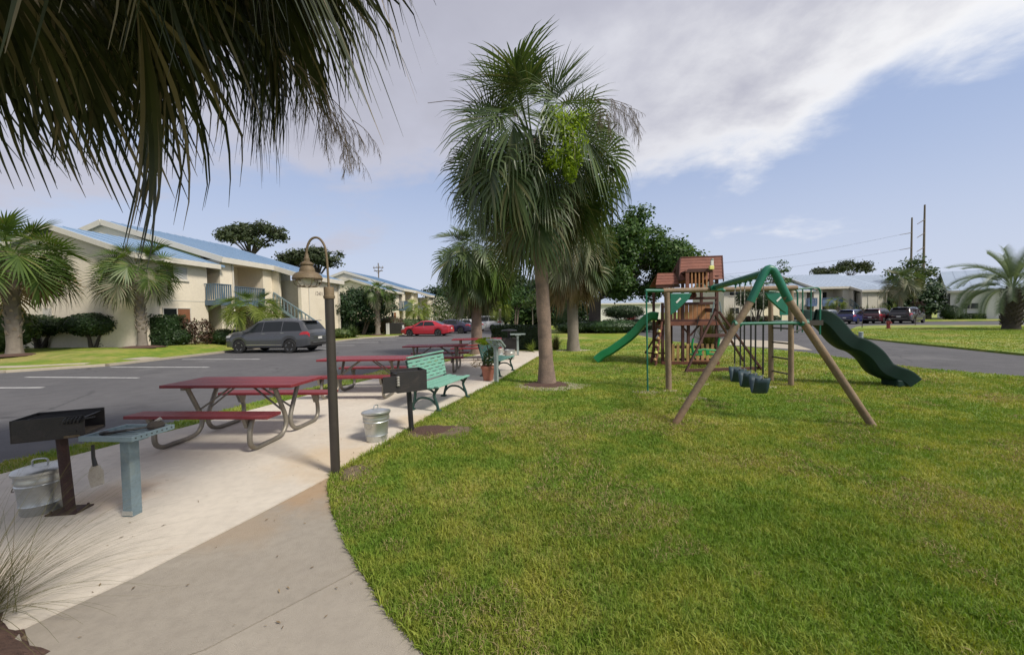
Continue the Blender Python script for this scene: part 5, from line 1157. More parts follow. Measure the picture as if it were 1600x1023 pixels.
NEAR = frond_set('near', [75, 45, 20, -5, -30, -58], 1.15, 1.12, 62, 211, threads=.7, rings=8, droops=[.3, .55, .8, .95, 1.0, .8], per=3)
# the tall cabbage palm by the patio
p1 = palm('cabbage_palm', 'tall shaggy cabbage palm with bare pinkish trunk beside the patio', (.80, 9.0, 0), 5.68, .165, .14, (-.28, 0), BIG, 88, -56, 88, 1.04, ['frond', 'frond', 'frondold'], 'palmbark', .78, seed=3, flare=.5, dist=.9, wild=11)
vq = [leafball(c, rr, n, .045, (1, 1, 1.2), .15, asp=.35) for c, rr, n in (((.10, -1.85, 5.10), .30, 420), ((.36, -1.85, 4.75), .30, 480), ((.02, -1.85, 4.5), .20, 260), ((.32, -1.8, 4.25), .16, 200), ((-.06, -1.7, 5.4), .16, 130), ((.50, -1.75, 5.2), .22, 260), ((.34, -1.85, 4.45), .22, 260))]
npmesh('vine', *join(vq), 'vine', p1)
def twigs(par, name, origin, dirs, L, r0, forks, seed, mat='twig'):
    r = random.Random(seed); g_ = G()
    def grow(p, d, l, rad, dep):
        pts = [p]; 
        for i in range(5): d = (d + Vector((r.uniform(-.16, .16), r.uniform(-.16, .16), -.10 - .05 * dep))).normalized(); pts.append(pts[-1] + d * (l / 5))
        g_.tube(pts, [rad * (1 - .13 * i) for i in range(6)], 4, False)
        if dep < forks:
            for i in range(2, 6):
                for k in range(2): grow(pts[i], (d + Vector((r.uniform(-.9, .9), r.uniform(-.9, .9), r.uniform(-.8, .35)))).normalized(), l * r.uniform(.3, .5), rad * .55, dep + 1)
    for d in dirs: grow(Vector(origin), Vector(d).normalized(), L, r0, 0)
    return g_.obj(name, mat, par, recalc=False)
twigs(p1, 'flower_stalk', (-.6, -.4, 6.0), [(-1, -.35, .42)], 2.0, .018, 0, 5); twigs(p1, 'dry_flower_stalks', (.9, -1.2, 5.9), [(.9, -.3, -.1), (.6, -.6, -.2), (1, 0, -.3), (.1, -.8, -.5)], .9, .008, 3, 6, 'twig')
# stout shaggy palm behind the farthest picnic table, pale skirted palm on the lawn
palm('cabbage_palm', 'stout trunked cabbage palm with drooping skirt behind the farthest picnic table', (-1.52, 16.4, 0), 4.4, .24, .19, (.05, 0), MID, 84, -58, 82, .86, ['frond', 'frondgreen', 'frondold'], 'palmbark', .9, seed=5, dist=.85)
palm('cabbage_palm', 'grey skirted cabbage palm on the lawn right of the tall palm', (2.72, 17.1, 0), 5.6, .25, .22, (-.05, 0), MID, 70, -62, 70, .90, ['frond', 'frondold', 'fronddry'], 'palmgrey', 1.7, seed=8, dist=.75)
# palms in front of the flats
def bz(p): return (p[0], p[1], bankz(p[0], p[1]) - .02)
palm('cabbage_palm', 'big bushy cabbage palm at the far left edge before the blank gable wall', bz((-20.9, 16.1)), 4.3, .22, .24, (0, 0), SM, 60, -30, 84, 1.36, ['frondgreen', 'frondgreen', 'fronddry'], 'palmgrey', .6, boots=60, seed=12)
palm('cabbage_palm', 'slender cabbage palm with open crown before the corner of the nearest flats', bz((-18.7, 19.4)), 4.15, .19, .17, (-.12, 0), SM, 38, -25, 80, 1.18, ['frondgreen', 'frondgreen', 'frondold'], 'palmgrey', .5, boots=90, seed=14)
palm('cabbage_palm', 'short cabbage palm with criss cross trunk behind the grey sport utility vehicle', bz((-15.6, 23.0)), 2.3, .22, .25, (.1, 0), SM, 36, -15, 75, 1.05, ['frondgreen', 'frondyoung', 'frondgreen'], 'palmgrey', .3, boots=110, seed=17, flare=.1)
palm('cabbage_palm', 'lone cabbage palm standing left of the red saloon', bz((-11.9, 34)), 3.9, .20, .19, (.1, 0), SM, 28, -30, 80, .95, ['frondgreen', 'frondgreen', 'frondold'], 'palmgrey', .5, boots=80, seed=19)
palm('young_palm', 'yellow green young palm before the farther flats', (-10.9, 45, .1), 2.5, .16, .15, (0, 0), SM, 20, -20, 75, 1.05, ['frondyoung'] * 3, 'palmgrey', .3, seed=21)
palm('young_palm', 'yellow green small palm behind the clipped hedge', (-1.3, 42, 0), 2.3, .16, .15, (0, 0), SM, 20, -10, 75, .95, ['frondyoung'] * 3, 'palmgrey', .3, seed=23)
pF = atY(1407, 498, 54)
palm('cabbage_palm', 'dark cabbage palm standing at the right end of the flats with blue balconies', (pF.x, 54, 0), 5.6, .28, .26, (0, 0), SM, 34, -45, 80, 1.6, ['frond', 'frondold', 'frondold'], 'palmgrey', .8, seed=25)
pG = atY(1307, 500, 57)
palm('young_palm', 'small palm in front of the left blue balcony', (pG.x, 57, 0), 2.9, .18, .17, (0, 0), SM, 16, -25, 70, .95, ['frondgreen', 'frondyoung', 'frondgreen'], 'palmgrey', .3, seed=27)
# ragged palm close by the camera: only the underside of its crown hangs into view
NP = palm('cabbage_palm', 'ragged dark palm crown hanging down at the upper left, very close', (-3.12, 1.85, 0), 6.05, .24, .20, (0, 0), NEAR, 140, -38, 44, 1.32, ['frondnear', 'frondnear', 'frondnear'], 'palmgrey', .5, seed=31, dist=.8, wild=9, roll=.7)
twigs(NP, 'dry_flower_stalks', (1.55, .85, 3.5), [(.9, .5, -.6), (.7, .8, -.8), (1, .3, -.7)], .6, .006, 3, 9, 'twig')
# ------------------------------------------------------------------ pindo palm
def pinnate(elev, L, bend, seed, nl=46, ll=.55):
    r = random.Random(seed); V, F = [], []; p = Vector((0, 0, 0)); K = 22; pts = []; angs = []
    for i in range(K + 1):
        a = R(elev - bend * (i / K) ** 1.2); pts.append(p.copy()); angs.append(a); p = p + Vector((math.cos(a), 0, math.sin(a))) * L / K
    def stripf(rows):
        b = len(V)
        for a, c in rows: V.append(a); V.append(c)
        for i in range(len(rows) - 1): F.append((b+2*i, b+2*i+1, b+2*i+3, b+2*i+2))
    s = Vector((0, 1, 0)); stripf([(q - s * (.035 - .03 * i / K), q + s * (.035 - .03 * i / K)) for i, q in enumerate(pts)])
    for k in range(nl):
        f = .22 + .78 * k / nl; x = f * K; i = min(int(x), K - 1); b = pts[i].lerp(pts[i+1], x - i); a = angs[i]
        D = Vector((math.cos(a), 0, math.sin(a))); N = Vector((-math.sin(a), 0, math.cos(a)))
        for sg in (-1, 1):
            d = (D * .75 + s * sg * .65 + N * .55).normalized(); l = ll * (1 - .55 * abs(f - .5)) * r.uniform(.85, 1.1); q = b.copy(); rows = []; w_ = D * .013
            for j in range(4): rows.append((q - w_ * (1 - j / 3.2), q + w_ * (1 - j / 3.2))); q = q + (d + Vector((0, 0, -.5 * (j / 3) ** 1.3))).normalized() * l / 3
            stripf(rows)
    return V, F
PINS = [(e, [mesh_from('frond', *pinnate(e, L, b, 300 + i, 80, .60), 'pindo')]) for i, (e, L, b) in enumerate(((84, 2.7, 40), (66, 3.1, 85), (50, 3.2, 110), (32, 3.1, 120), (12, 2.9, 110), (-10, 2.4, 75)))]
pp = at(1580, 514, .02); PD_ = thing('pindo_palm', 'feathery grey green palm with thick dark trunk on the grass island at right', 'palm tree', (pp.x, pp.y, .02))
trunk_mesh(3.0, .44, .40, (0, 0), n=18, seed=40, flare=.1, rough=.12, bulge=.10).obj('trunk', 'darkbark', PD_, smooth=True)
r = random.Random(44); b = G()
for i in range(150):
    z = .3 + 2.7 * i / 150; a = i * 2.39996; d = Vector((math.cos(a), math.sin(a), 0)); s_ = Vector((-d.y, d.x, 0)); c = Vector((0, 0, z)) + d * (.46 + .04 * math.sin(z)); q = c + d * .12 + Vector((0, 0, .16)); b._a([c - s_ * .09, c + s_ * .09, q + s_ * .04, q - s_ * .04, c - Vector((0, 0, .06)) + d * .05], [(0,1,2,3),(0,3,4),(1,4,2)])
b.obj('leaf_boots', 'darkbark', PD_, kind='stuff')
for i in range(50):
    f = (i + .5) / 50; e = 87 - 88 * f; az = i * 2.39996; best = min(PINS, key=lambda q: abs(q[0] - e)); put_frond(PD_, best[1][0], 'pindo', (.12 * math.cos(az), .12 * math.sin(az), 3.15 - .35 * f), (r.uniform(-.1, .1), 0, az), r.uniform(1.0, 1.25))
# ================================================================== TREES, HEDGES, SHRUBS
def tree(name, label, loc, trunk_h, tr, blobs, leaf, size, tm='bark', n_per=1.0, cat='tree', group=None, trunks=1, rz=0, seed=1, lean=0, asp=.55, clump=9, limb=.4):
    """blobs: (x, y, z, r, squash). leaves sit in small clumps on the outer part of each blob, leaving gaps"""
    t = thing(name, label, cat, loc, rz, group); r = random.Random(seed); g_ = G(); top = Vector((lean, 0, trunk_h))
    bases = [Vector((0, 0, -.1))] if trunks == 1 else [Vector((r.uniform(-.35, .35) * trunks * .4, r.uniform(-.2, .2), -.1)) for _ in range(trunks)]
    for k, b in enumerate(bases):
        tp_ = top + (Vector((0, 0, 0)) if trunks == 1 else Vector((b.x * 2.4, b.y * 2, 0))); m = b.lerp(tp_, .5) + Vector((r.uniform(-.1, .1), r.uniform(-.1, .1), 0)) * trunk_h * .2
        g_.tube(arc([b, b.lerp(m, .4), m, tp_], 3), [tr * (1.35 - .04 * i) if i < 1 else tr * (1.1 - .045 * i) for i in range(10)], 9)
    for (x, y, z, rr, sq) in blobs:
        s0 = r.choice(bases); st = top if trunks == 1 else top + Vector((s0.x * 2.4, s0.y * 2, 0)); e = Vector((x, y, z)); mid = st.lerp(e, .5) + Vector((r.uniform(-.15, .15), r.uniform(-.15, .15), .12)) * rr
        rb = max(tr * limb, .02); g_.tube(arc([st - Vector((0, 0, .2 * trunk_h * .3)), mid, e, e + (e - mid) * .35], 3), [rb * (1 - .085 * i) for i in range(10)], 6)
    g_.obj('trunk', tm, t, smooth=True, recalc=False)
    parts = []
    for (x, y, z, rr, sq) in blobs:
        nc = max(6, int(n_per * 26 * (rr / max(size, .01)) ** 2 / 180)); d = unit(rng.normal(0, 1, (nc, 3))); d[:, 2] += .12; rad = rng.uniform(.55, 1.06, (nc, 1)) * rr
        C = np.array([x, y, z]) + d * rad * np.array([1, 1, sq]); k = clump
        P = np.repeat(C, k, 0) + rng.normal(0, size * 1.5, (nc * k, 3)) * np.array([1, 1, .6]); parts.append(leafquads(P, np.repeat(unit(d + np.array([0, 0, .6])), k, 0), size, asp, .55))
    npmesh('crown', *join(parts), leaf, t); return t
def ell_bush(name, label, loc, rx, ry, rz_, n, size, leaf, cat='bush', group=None, trunk=None, zc=None, asp=.5, lumps=.12, seed=1):
    t = thing(name, label, cat, loc, 0, group); zc = rz_ * .92 if zc is None else zc
    d = unit(rng.normal(0, 1, (n, 3))); q = 1 + lumps * noise3(d * 2.2, 1.0, seed)[:, None] + lumps * .5 * noise3(d * 6, 1.0, seed + 3)[:, None]
    P = d * q * np.array([rx, ry, rz_]) * rng.uniform(.86, 1.03, (n, 1)) + np.array([0, 0, zc]); k = P[:, 2] > .02
    npmesh('foliage', *leafquads(P[k], d[k], size, asp, .6), leaf, t)
    rows = []
    for i in range(9):
        a = math.pi * i / 8; rows.append([(rx * .86 * math.sin(a) * math.cos(b), ry * .86 * math.sin(a) * math.sin(b), max(.0, zc - rz_ * .86 * math.cos(a))) for b in [2 * math.pi * j / 16 for j in range(17)]])
    G().strip(rows).obj('inner_growth', leaf, t, smooth=True)
    if trunk:
        g_ = G()
        for k in range(trunk): a = k * 2.4; g_.tube([(.12 * math.cos(a), .12 * math.sin(a), -.05), (.2 * rx * math.cos(a), .2 * ry * math.sin(a), zc * .4), (.5 * rx * math.cos(a), .5 * ry * math.sin(a), zc)], [.10, .075, .05], 7)
        g_.obj('trunk', 'darkbark', t, smooth=True)
    return t
def box_hedge(name, label, loc, lx, ly, h, n, size, leaf, ang=0, cat='hedge', group=None, seed=1):
    t = thing(name, label, cat, loc, ang, group); A = np.array([lx * h, lx * h, ly * h, ly * h, lx * ly]); f = rng.choice(5, n, p=A / A.sum()); u = rng.uniform(-.5, .5, (n, 2)); P = np.zeros((n, 3)); N = np.zeros((n, 3))
    for k, (ax, sg) in enumerate(((1, -1), (1, 1), (0, -1), (0, 1))):
        m = f == k; P[m, ax] = sg * (ly if ax else lx) / 2; P[m, 1 - ax] = u[m, 0] * (lx if ax else ly); P[m, 2] = (u[m, 1] + .5) * h; N[m, ax] = sg
    m = f == 4; P[m, 0] = u[m, 0] * lx; P[m, 1] = u[m, 1] * ly; P[m, 2] = h; N[m, 2] = 1
    P += N * (rng.uniform(-.09, .02, (n, 1)) + .09 * noise3(P * 1.6, 1, seed)[:, None]); npmesh('foliage', *leafquads(P, N, size, .5, .7), leaf, t)
    G().box(-lx/2 + .08, -ly/2 + .08, 0, lx/2 - .08, ly/2 - .08, h - .09).obj('inner_growth', leaf, t, bevel=.06); return t
def spiky(name, label, loc, n, L, leaf, spread=1.0, wdt=.03, cat='plant', group=None, up=.5, seg=4, droop=.8, seed=0, extra=None):
    t = thing(name, label, cat, loc, 0, group); r = random.Random(seed); V, F = [], []
    for i in range(n):
        az = r.uniform(0, 6.283); el = R(r.uniform(20, 88) if up is None else 90 - abs(r.gauss(0, 1)) * 38 * spread); l = L * r.uniform(.5, 1.15); d = Vector((math.cos(az) * math.cos(el), math.sin(az) * math.cos(el), math.sin(el))); s_ = Vector((-math.sin(az), math.cos(az), 0)); p = Vector((r.gauss(0, .05), r.gauss(0, .05), 0)) * L; b = len(V)
        for j in range(seg + 1): q = wdt * (1 - j / (seg + .3)) * .5; V += [p - s_ * q, p + s_ * q]; d = (d + Vector((0, 0, -droop / seg * (.4 + j / seg)))).normalized(); p = p + d * l / seg
        F += [(b+2*j, b+2*j+1, b+2*j+3, b+2*j+2) for j in range(seg)]
    npmesh('blades', np.array(V), F, leaf, t); return t
def onbank(px, Y, dz=-.02): p = atY(px, 500, Y); return Vector((p.x, p.y, bankz(p.x, p.y) + dz))
# in front of the nearest flats
q = onbank(60, 19.9); ell_bush('topiary_bush', 'clipped flat topped bush on a stem, second from the left edge', q, 1.75, 1.0, .55, 3000, .06, 'hedge', group='clipped bushes before the gable wall', trunk=4, zc=1.18, lumps=.05)
q = onbank(144, 19.7); ell_bush('topiary_bush', 'clipped domed bush on forked trunks between the two palms', q, 1.45, 1.0, .60, 3000, .06, 'hedge', group='clipped bushes before the gable wall', trunk=3, zc=1.20, lumps=.05)
q = onbank(224, 20.6); box_hedge('box_hedge', 'square clipped hedge behind the slender palm', q, 3.3, 1.5, 1.62, 4200, .06, 'hedge', R(6))
q = onbank(2, 17.6); ell_bush('shrub', 'loose leafy shrub at the very left edge behind the bushy palm', q, 1.3, 1.0, 1.15, 900, .12, 'shrub', asp=.35)
for i, (px, Y, l) in enumerate(((287, 21.2, 'reddish brown leafed plant nearest the wooden blind window'), (303, 21.4, 'reddish brown leafed plant in the middle of three'), (322, 21.9, 'tall reddish brown leafed plant beside the low dark hedge'))):
    q = onbank(px, Y); t = thing('cordyline', l, 'plant', q, 0, 'reddish plants below the windows'); g_ = G(); g_.tube([(0, 0, 0), (.03, 0, 1.0)], .03, 6); g_.obj('stem', 'darkbark', t)
    npmesh('foliage', *join([leafball((r_[0], r_[1], r_[2]), .33, 120, .10, (1, 1, 1.1), .2, asp=.3) for r_ in ((0, 0, .35), (.05, .1, .75), (-.05, 0, 1.15))]), 'redleaf', t)
for px, Y, lx, l in ((275, 21.0, 1.4, 'low loose hedge under the brown blind window'), (350, 22.6, 2.9, 'low dark hedge in front of the grey car nose')):
    q = onbank(px, Y); ell_bush('low_hedge', l, q, lx / 2, .7, .48, 1500, .055, 'hedge', cat='hedge', lumps=.08)
# around the gap between the two blocks of flats
q = onbank(560, 35); tree('canopy_tree', 'dense dark rounded tree between the two blocks of flats', q, 1.4, .10, [(-2.1, 0, 2.6, 1.5, .8), (-.6, .2, 3.1, 1.6, .75), (1.1, 0, 3.1, 1.6, .75), (2.3, 0, 2.6, 1.3, .8), (0, -.5, 2.3, 1.6, .8), (-1.3, -.6, 2.0, 1.2, .8), (1.5, -.4, 2.0, 1.2, .8)], 'darkcanopy', .11, 'bark', 8, trunks=3, seed=2)
q = onbank(551, 31.2); spiky('ornamental_grass', 'rounded grassy clump left of the lone palm', q, 420, 1.0, 'shrub', 1.3, .05, group=None, seed=4)
q = onbank(528, 30.0); ell_bush('shrub', 'low green groundcover shrub beside the lamp post and grassy clump', q, 1.1, .7, .4, 600, .09, 'shrub')
for px, Y, lx, hh, l, lf in ((541, 34.5, .9, .75, 'small dark clipped bush under the dense rounded tree', 'hedge'), (571, 36.5, 1.9, .75, 'long dark clipped hedge behind the lone palm', 'hedge'), (607, 36.5, 1.6, .9, 'dark reddish bush right of the lone palm', 'redleaf'), (628, 41, 2.0, .75, 'light green clipped bush above the red saloon bonnet', 'shrub'), (647, 43, 1.6, .7, 'green clipped bush beside the farther flats pillar', 'hedge')):
    q = onbank(px, Y); ell_bush('bush', l, q, lx, .9, hh, 1300, .085, lf, lumps=.08)
q = atY(618, 520, 35.2); t = thing('utility_box', 'dark bin enclosure with pale posts left of the red saloon', 'bin enclosure', (q.x, q.y, 0)); G().box(-.55, 0, .03, .55, .7, 1.05).obj('bin', 'dark', t, bevel=.03)
for x in (-.75, -.62, .72): G().box(x - .07, -.1, 0, x + .07, .04, 1.05 if x < 0 else .85).obj('post', 'white', t)
for px, Y, hh, l in ((687, 49, 4.0, 'white flowering shrub behind the navy saloon'), (705, 52, 3.0, 'smaller white flowering shrub left of the stout palm')):
    q = atY(px, 500, Y); t = tree('flowering_shrub', l, (q.x, q.y, 0), .7, .07, [(-1.1, 0, hh * .45, 1.3, .9), (1.0, 0, hh * .45, 1.3, .9), (0, 0, hh * .68, 1.3, .9)], 'shrub', .14, 'bark', 2.2, cat='shrub', group='white flowering shrubs', trunks=3)
    npmesh('flowers', *join([leafball((x, -.2, hh * z), 1.2, 160, .11, (1, 1, .8), .8) for x, z in ((-1.1, .5), (1.0, .5), (0, .75))]), 'flower', t, kind='stuff')
# belt of trees closing the view beyond the parking
r = random.Random(90)
BELT = ['behind the white flowering shrubs', 'just left of the stout palm trunk', 'just right of the stout palm trunk', 'behind the yellow green small palm', 'behind the pale multi stem tree', 'left of the tall palm trunk', 'hidden mostly by the tall palm trunk', 'right of the distant lamp post', 'behind the pale skirted palm trunk', 'at its left end']
belt = [(706, 60, 6.0), (728, 64, 7.5), (752, 58, 6.2), (778, 62, 7.8), (800, 56, 6.4), (822, 60, 8.2), (846, 55, 6.8), (870, 60, 8.0), (893, 56, 6.6), (690, 70, 6.5)]
for i, (px, Y, hh) in enumerate(belt):
    q = atY(px, 500, Y); bl = [(r.uniform(-2, 2), r.uniform(-1, 1), hh * r.uniform(.12, .9), r.uniform(1.4, 2.1), .85) for _ in range(11)]
    tree('woodland_tree', 'dark leafy tree in the belt beyond the parking, ' + BELT[i], (q.x, q.y, 0), hh * .35, .16, bl, ['darkcanopy', 'oak', 'hedge'][i % 3],   .22, 'darkbark', 7.0, group='belt of trees beyond the parked cars', seed=i)
for i, (px, Y, l) in enumerate(((803, 45, 'thin pale multi stem tree just behind the clipped hedge'), (832, 47, 'thin pale stemmed tree left of the tall palm trunk'), (873, 40, 'pale stemmed small tree right of the distant lamp post'))):
    q = atY(px, 500, Y); tree('crape_myrtle', l, (q.x, q.y, 0), 2.2, .075, [(r.uniform(-1, 1), r.uniform(-.6, .6), r.uniform(2.7, 4.2), 1.0, .8) for _ in range(5)], ['oak', 'shrub', 'shrub'][i], .14, 'galv' if i == 1 else 'bark', 2.0, trunks=[3, 1, 1][i], seed=i + 5)
q = atY(804, 540, 18.4); box_hedge('box_hedge', 'long dark clipped hedge across the end of the patio', (q.x + .12, 18.3, 0), 2.35, 1.1, 1.14, 4600, .05, 'hedge', R(2))
q = at(832, 551); spiky('hosta', 'light green leafy plant at the foot of the clipped hedge', (q.x, 16.9, 0), 60, .55, 'lightshrub', 1.5, .07, seed=6)
q = at(872, 547); spiky('ornamental_grass', 'upright brownish green grass clump left of the pale skirted palm', (q.x - .1, q.y + .1, 0), 260, .75, 'muhly', .8, .03, seed=7); 
# the great oak
q = atY(931, 500, 34); OKB = []
r = random.Random(17)
for i in range(34):
    a = r.uniform(0, 6.28); el = r.uniform(-.1, 1.0); rad = r.uniform(3.0, 5.6); OKB.append((1.8 + rad * math.cos(a) * math.cos(el) * 1.15, rad * math.sin(a) * math.cos(el) * .8, 5.6 + rad * math.sin(el) * .95, r.uniform(1.0, 1.8), .75))
OKB += [(r.uniform(-2.5, 6), r.uniform(-3, 2), r.uniform(3.6, 5.6), 1.4, .7) for _ in range(14)] + [(6.0, -.5, 4.6, 1.3, .7), (7.2, 0, 5.8, 1.3, .7), (-2.8, 0, 5, 1.5, .7), (4.6, -1, 3.6, 1.0, .6), (2.2, -1, 4.0, 1.0, .6)]
tree('oak_tree', 'great dark spreading oak with twin trunks behind the green slide', (q.x, 34, 0), 2.9, .50, OKB, 'oak', .15, 'darkbark', 10.0, trunks=2, seed=18, lean=.3, limb=.09)
for px, Y, rx, hh, l, lf in ((905, 33, 2.2, .55, 'dark undergrowth left of the oak trunk', 'hedge'), (960, 32, 2.6, .6, 'dark undergrowth right of the oak trunk', 'darkcanopy'), (997, 34, 2.0, .55, 'dark undergrowth behind the green slide top', 'hedge'), (887, 36, 1.3, 1.2, 'yellow green shrub left of the oak trunk', 'shrub')):
    q = atY(px, 500, Y); ell_bush('undergrowth', l, (q.x, Y, 0), rx, 1.2, hh, 1500, .09, lf, cat='shrub')
q = atY(974, 490, 42); ell_bush('topiary_bush', 'flat clipped bush standing under the right side of the oak', (q.x, 42, 0), 2.3, 1.3, .75, 2200, .09, 'hedge', trunk=3, zc=1.75, lumps=.05)
q = at(1062, 540); spiky('ornamental_grass', 'tall fountain grass clump behind the playhouse', (q.x + 1.0, 18.0, 0), 700, 1.75, 'muhly', 1.0, .025, seed=9)
q = at(1125, 515); spiky('ornamental_grass', 'pale fountain grass clump right of the playhouse', (q.x + .5, 34, 0), 500, 2.1, 'muhly', 1.0, .05, seed=10)
# right background
q = atY(1182, 498, 52); ell_bush('topiary_bush', 'mushroom clipped tree behind the swing ropes', (q.x, 52, 0), 2.7, 1.8, 1.55, 2600, .13, 'hedge', trunk=4, zc=3.3, lumps=.12)
for i in range(5):
    q = atY(1162 + i * 13, 498, 53); ell_bush('low_hedge', 'low dark hedge plant behind the swing ropes, ' + ['leftmost of five', 'second of five from the left', 'middle of five', 'fourth of five from the left', 'rightmost of five'][i], (q.x, 53.5, 0), .75, .6, .5, 400, .11, 'redleaf' if i % 2 else 'hedge', cat='hedge', group='low hedge behind the swing ropes')
q = atY(1226, 495, 62); tree('loose_tree', 'open crowned tree rising behind the apex of the log swing set', (q.x, 66, 0), 5, .16, [(-1.6, 0, 6.4, 1.3, .8), (.6, 0, 7.6, 1.2, .8), (2.2, 0, 8.6, 1.0, .8), (1.6, 0, 6.0, 1.4, .8), (-.3, 0, 5.2, 1.6, .8), (3.0, 0, 6.6, 1.0, .8), (-.8, 0, 8.2, .8, .8), (2.4, 0, 9.6, .6, .8)], 'oak', .17, 'darkbark', 5, seed=31)
for px, Y, w_, hh, l in ((1327, 95, 4.6, 12.6, 'spreading dark pine above the grey roof ridge'), (1290, 100, 2.6, 11.8, 'lower dark pine left above the grey roof ridge')):
    q = atY(px, 500, Y); tree('pine_tree', l, (q.x, Y, 0), hh - 2.6, .22, [(w_ * r.uniform(-1, 1), r.uniform(-1, 1), hh + r.uniform(-1.4, .3) - 0, 1.3, .5) for _ in range(11)], 'pineleaf', .26, 'darkbark', 6.0, group='dark pines above the grey roof', seed=px)
q = atY(1452, 498, 56); tree('canopy_tree', 'broad dark tree at the right end of the grey roofed flats', (q.x, 58, 0), 1.6, .2, [(-2.4, 0, 2.6, 2.0, .9), (0, -.5, 2.4, 2.2, .9), (2.2, 0, 2.4, 2.0, .9), (-1.2, 0, 4.2, 2.0, .8), (1.2, 0, 4.3, 2.0, .8), (2.9, 0, 3.8, 1.5, .8)], 'darkcanopy', .2, 'darkbark', 9, seed=33)
q = atY(1444, 498, 60); tree('light_tree', 'lighter green tree growing up in front of the tall power poles', (q.x, 62, 0), 4, .2, [(-1.6, 0, 6.2, 1.7, .9), (.8, 0, 7.2, 1.6, .9), (0, 0, 8.6, 1.1, .9), (2.3, 0, 6.0, 1.5, .9), (-2.6, 0, 7.4, 1.1, .9), (3.2, 0, 7.4, .8, .9), (1.2, 0, 9.3, .8, .9)], 'shrub', .2, 'bark', 7, seed=34)
q = atY(1473, 497, 55); ell_bush('round_bush', 'round dark clipped bush left of the white house', (q.x, 54, 0), 1.1, 1.1, 1.05, 1000, .11, 'hedge')
for px, w_, l, lf in ((1500, .9, 'low dark clipped box under the teal window', 'hedge'), (1520, 1.0, 'olive clipped box below the white house window', 'shrub')):
    q = atY(px, 497, 54.5); box_hedge('box_hedge', l, (q.x, 54, 0), w_ * 1.6, .8, .8, 500, .1, lf)
for i, px in enumerate((1322, 1340, 1348, 1362, 1372, 1385)):
    q = atY(px, 498, 57.5); spiky('palmetto', 'bright yellow green palmetto before the flats, ' + ['above the gap left of the blue car', 'above the blue car roof', 'right above the blue car tail', 'left above the maroon car', 'right over the maroon car roof', 'under the right hand blue balcony'][i], (q.x, 56, .1), 70, 1.9 + .5 * (i % 2), 'lightshrub', 1.2, .20, group='bright palmettos behind the dark cars', seed=i)
for px, py, hh, l in ((1430, 508, 2.4, 'larger purple leafed sapling before the big dark car'), (1347, 512, 1.9, 'small purple leafed sapling at the tip of the grass island')):
    q = at(px, py, .02); tree('purple_sapling', l, (q.x, q.y, .02), .55, .035, [(-.35, 0, hh * .55, .42, 1), (.3, 0, hh * .6, .45, 1), (0, 0, hh * .85, .40, 1), (.55, 0, hh * .85, .3, 1)] if px > 1400 else [(0, 0, hh * .6, .34, 1), (.1, 0, hh * .85, .28, 1)], 'purple', .055, 'darkbark', 1.7, cat='sapling', seed=px)
# pines and pole behind the left flats
for px, Y, top, sp_, l in ((395, 62, 16.3, 5.2, 'big umbrella pine behind the blue roof ridge'), (500, 72, 13.9, 4.0, 'dark pine behind the hooked lamp'), (466, 76, 13.8, 2.6, 'small pine between the umbrella pine and the lamp')):
    q = atY(px, 500, Y); bl = [(sp_ * r.uniform(-1, 1), r.uniform(-2, 2), top - abs(r.gauss(0, 1)) * 1.2, r.uniform(1.0, 1.7), .5) for _ in range(17)]
    tree('umbrella_pine', l, (q.x, Y, 0), top - 4.2, .35, bl, 'pineleaf', .24, 'darkbark', 7.0, group='pines behind the left flats', seed=px)
# ornamental grass by the camera
p = Vector((-2.92, 1.98, .012)); t = spiky('muhly_grass', 'wispy ornamental grass clump arching over the path at the lower left corner', p, 520, .62, 'muhly', .55, .006, seg=6, droop=.55, seed=51)
r = random.Random(52); V, F = [], []
for i in range(190):
    az = r.gauss(.8, .75); el = R(r.uniform(18, 78)); l = r.uniform(.45, 1.1); d = Vector((math.cos(az) * math.cos(el), math.sin(az) * math.cos(el), math.sin(el))); q = Vector((r.gauss(0, .05), r.gauss(0, .05), .03)); s_ = Vector((-d.y, d.x, 0)).normalized(); b = len(V)
    for j in range(9): wv = .0017 * (1 - j / 10); V += [q - s_ * wv, q + s_ * wv]; d = (d + Vector((r.uniform(-.03, .03), r.uniform(-.03, .03), -.075 * (1 + j * .15)))).normalized(); q = q + d * l / 8; q.z = max(q.z, .012)
    F += [(b+2*j, b+2*j+1, b+2*j+3, b+2*j+2) for j in range(8)]
npmesh('stalks', np.array(V), F, 'muhly', t)
# ================================================================== SMALL THINGS IN THE DISTANCE
q = at(1388, 513, .02); t = thing('fire_hydrant', 'faded red fire hydrant on the grass island before the parked cars', 'hydrant', (q.x, q.y, .02), R(20))
G().lathe([(.17, 0), (.17, .05), (.12, .06), (.115, .55), (.14, .57), (.14, .62), (.12, .64)], 16).obj('barrel', 'hydrant', t, smooth=True); G().lathe([(.15, .64), (.15, .68), (.13, .74), (.08, .80), (.04, .82), (.04, .88), (0, .88)], 16).obj('bonnet', 'dark', t, smooth=True)
for a in (0, 180, 270): d = Vector((math.cos(R(a)), math.sin(R(a)), 0)); G().cyl(Vector((0, 0, .47)) + d * .10, Vector((0, 0, .47)) + d * .21, .065, .075, 10).obj('outlet', 'hydrant', t, smooth=True)
q = at(1345, 532, -.0); t = thing('bollard', 'short grey post at the road edge behind the dark slide', 'post', (q.x, q.y, 0)); G().cyl((0, 0, 0), (0, 0, .40), .10, .10, 12).obj('post', 'greygreen', t, smooth=True); G().lathe([(.11, .40), (.11, .44), (.06, .47), (0, .47)], 12).obj('cap', 'greygreen', t, smooth=True)
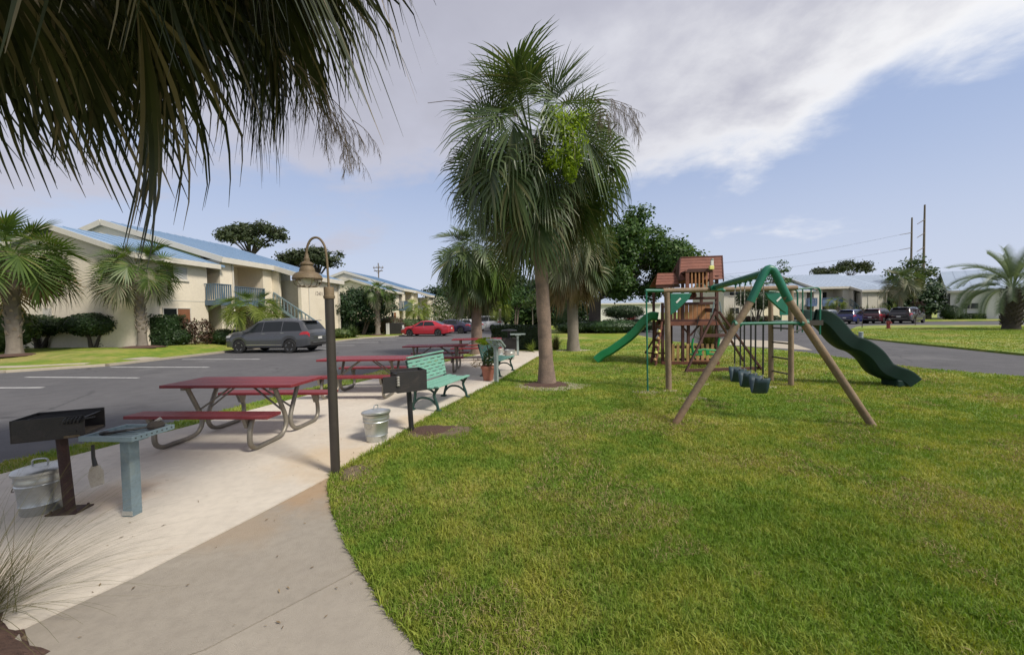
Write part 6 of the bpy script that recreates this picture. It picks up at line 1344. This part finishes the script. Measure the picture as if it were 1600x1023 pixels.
def wirepole(label, px, py_top, Y, arms, group, r0=.5):
    top = atY(px, py_top, Y); t = thing('power_pole', label, 'power pole', (top.x, Y, 0), 0, group); G().tube([(0, 0, 0), (0, 0, top.z)], [r0, r0 * .55], 10).obj('pole', 'pole', t, smooth=True)
    for k, (za, L, rise) in enumerate(arms): G().tube([(0, -.3, top.z - za), (L, -.6, top.z - za + rise)], [.16, .10], 6).obj('cross_arm', 'pole', t)
    return t, top
t1, T1 = wirepole('tall power pole rising highest at right with three arms', 1445, 320, 150, [(5.6, -3.4, -1.9), (10.8, -3.4, -1.9), (16.2, -3.4, -1.9)], 'tall power poles behind the trees')
t2_, T2 = wirepole('shorter power pole left of the tallest with two long arms', 1425, 340, 165, [(6.4, -5.6, -.9), (12.8, -5.6, -.9)], 'tall power poles behind the trees')
for k, za in enumerate((7.3, 13.7)):
    a = Vector((T2.x - 5.6, 164, T2.z - za)); b = atY(1000 - k * 60, (418, 438)[k], 175); pts = [a.lerp(b, i / 16) - Vector((0, 0, 3.0 * math.sin(math.pi * i / 16))) for i in range(17)]
    tag(G().tube(pts, .035, 4).obj('power_line', 'dark'), ['upper power line sagging left from the shorter pole', 'lower power line sagging left from the shorter pole'][k], 'power line', 'sagging power lines')
top = atY(591, 411, 95); t = thing('utility_pole', 'wooden utility pole with crossarms behind the farther blue roof', 'utility pole', (top.x, 95, 0)); G().tube([(0, 0, 0), (0, 0, top.z)], [.2, .13], 8).obj('pole', 'pole', t, smooth=True)
for z, L in ((1.1, 1.3), (1.9, 1.1)): G().box(-L, -.12, top.z - z - .1, L, -.0, top.z - z + .08).obj('cross_arm', 'pole', t)
for i in range(4): G().cyl((-1.1 + i * .72, -.06, top.z - 1.02), (-1.1 + i * .72, -.06, top.z - .72), .07, .06, 6).obj('insulator', 'steel', t)
G().bar((0, -.14, top.z - 2.6), (1.1, -.1, top.z - 1.2), .06, .08).obj('strut', 'pole', t); G().bar((0, -.14, top.z - 2.6), (-1.2, -.1, top.z - 1.2), .06, .08).obj('strut', 'pole', t)

# dead leaves and clippings on the concrete
rl = np.random.default_rng(5); n = 170; P = np.stack([rl.uniform(-3.6, -.4, n), rl.uniform(1.9, 8, n), np.full(n, .017)], 1); P2 = np.array([(x - .05 - abs(e), y, .017) for (x, y), e in zip([lerp2(PATIO_R[i], PATIO_R[i + 1], t) for i in range(5) for t in np.linspace(0, 1, 16)], rl.normal(0, .10, 80))])
P = np.concatenate([P, P2]); k = inpoly(P[:, 0], P[:, 1], [(x, y) for x, y in PATIO_R] + PATIO_L[::-1] + [(.5, .2)] + PATH_R[2:]); P = P[k]
V, F = leafquads(P, np.tile([0, 0, 1.0], (len(P), 1)), .014, .3, .25); V[:, 2] = np.maximum(V[:, 2], .0145); tag(npmesh('leaf_litter', V, F, 'fronddry'), kind='stuff')
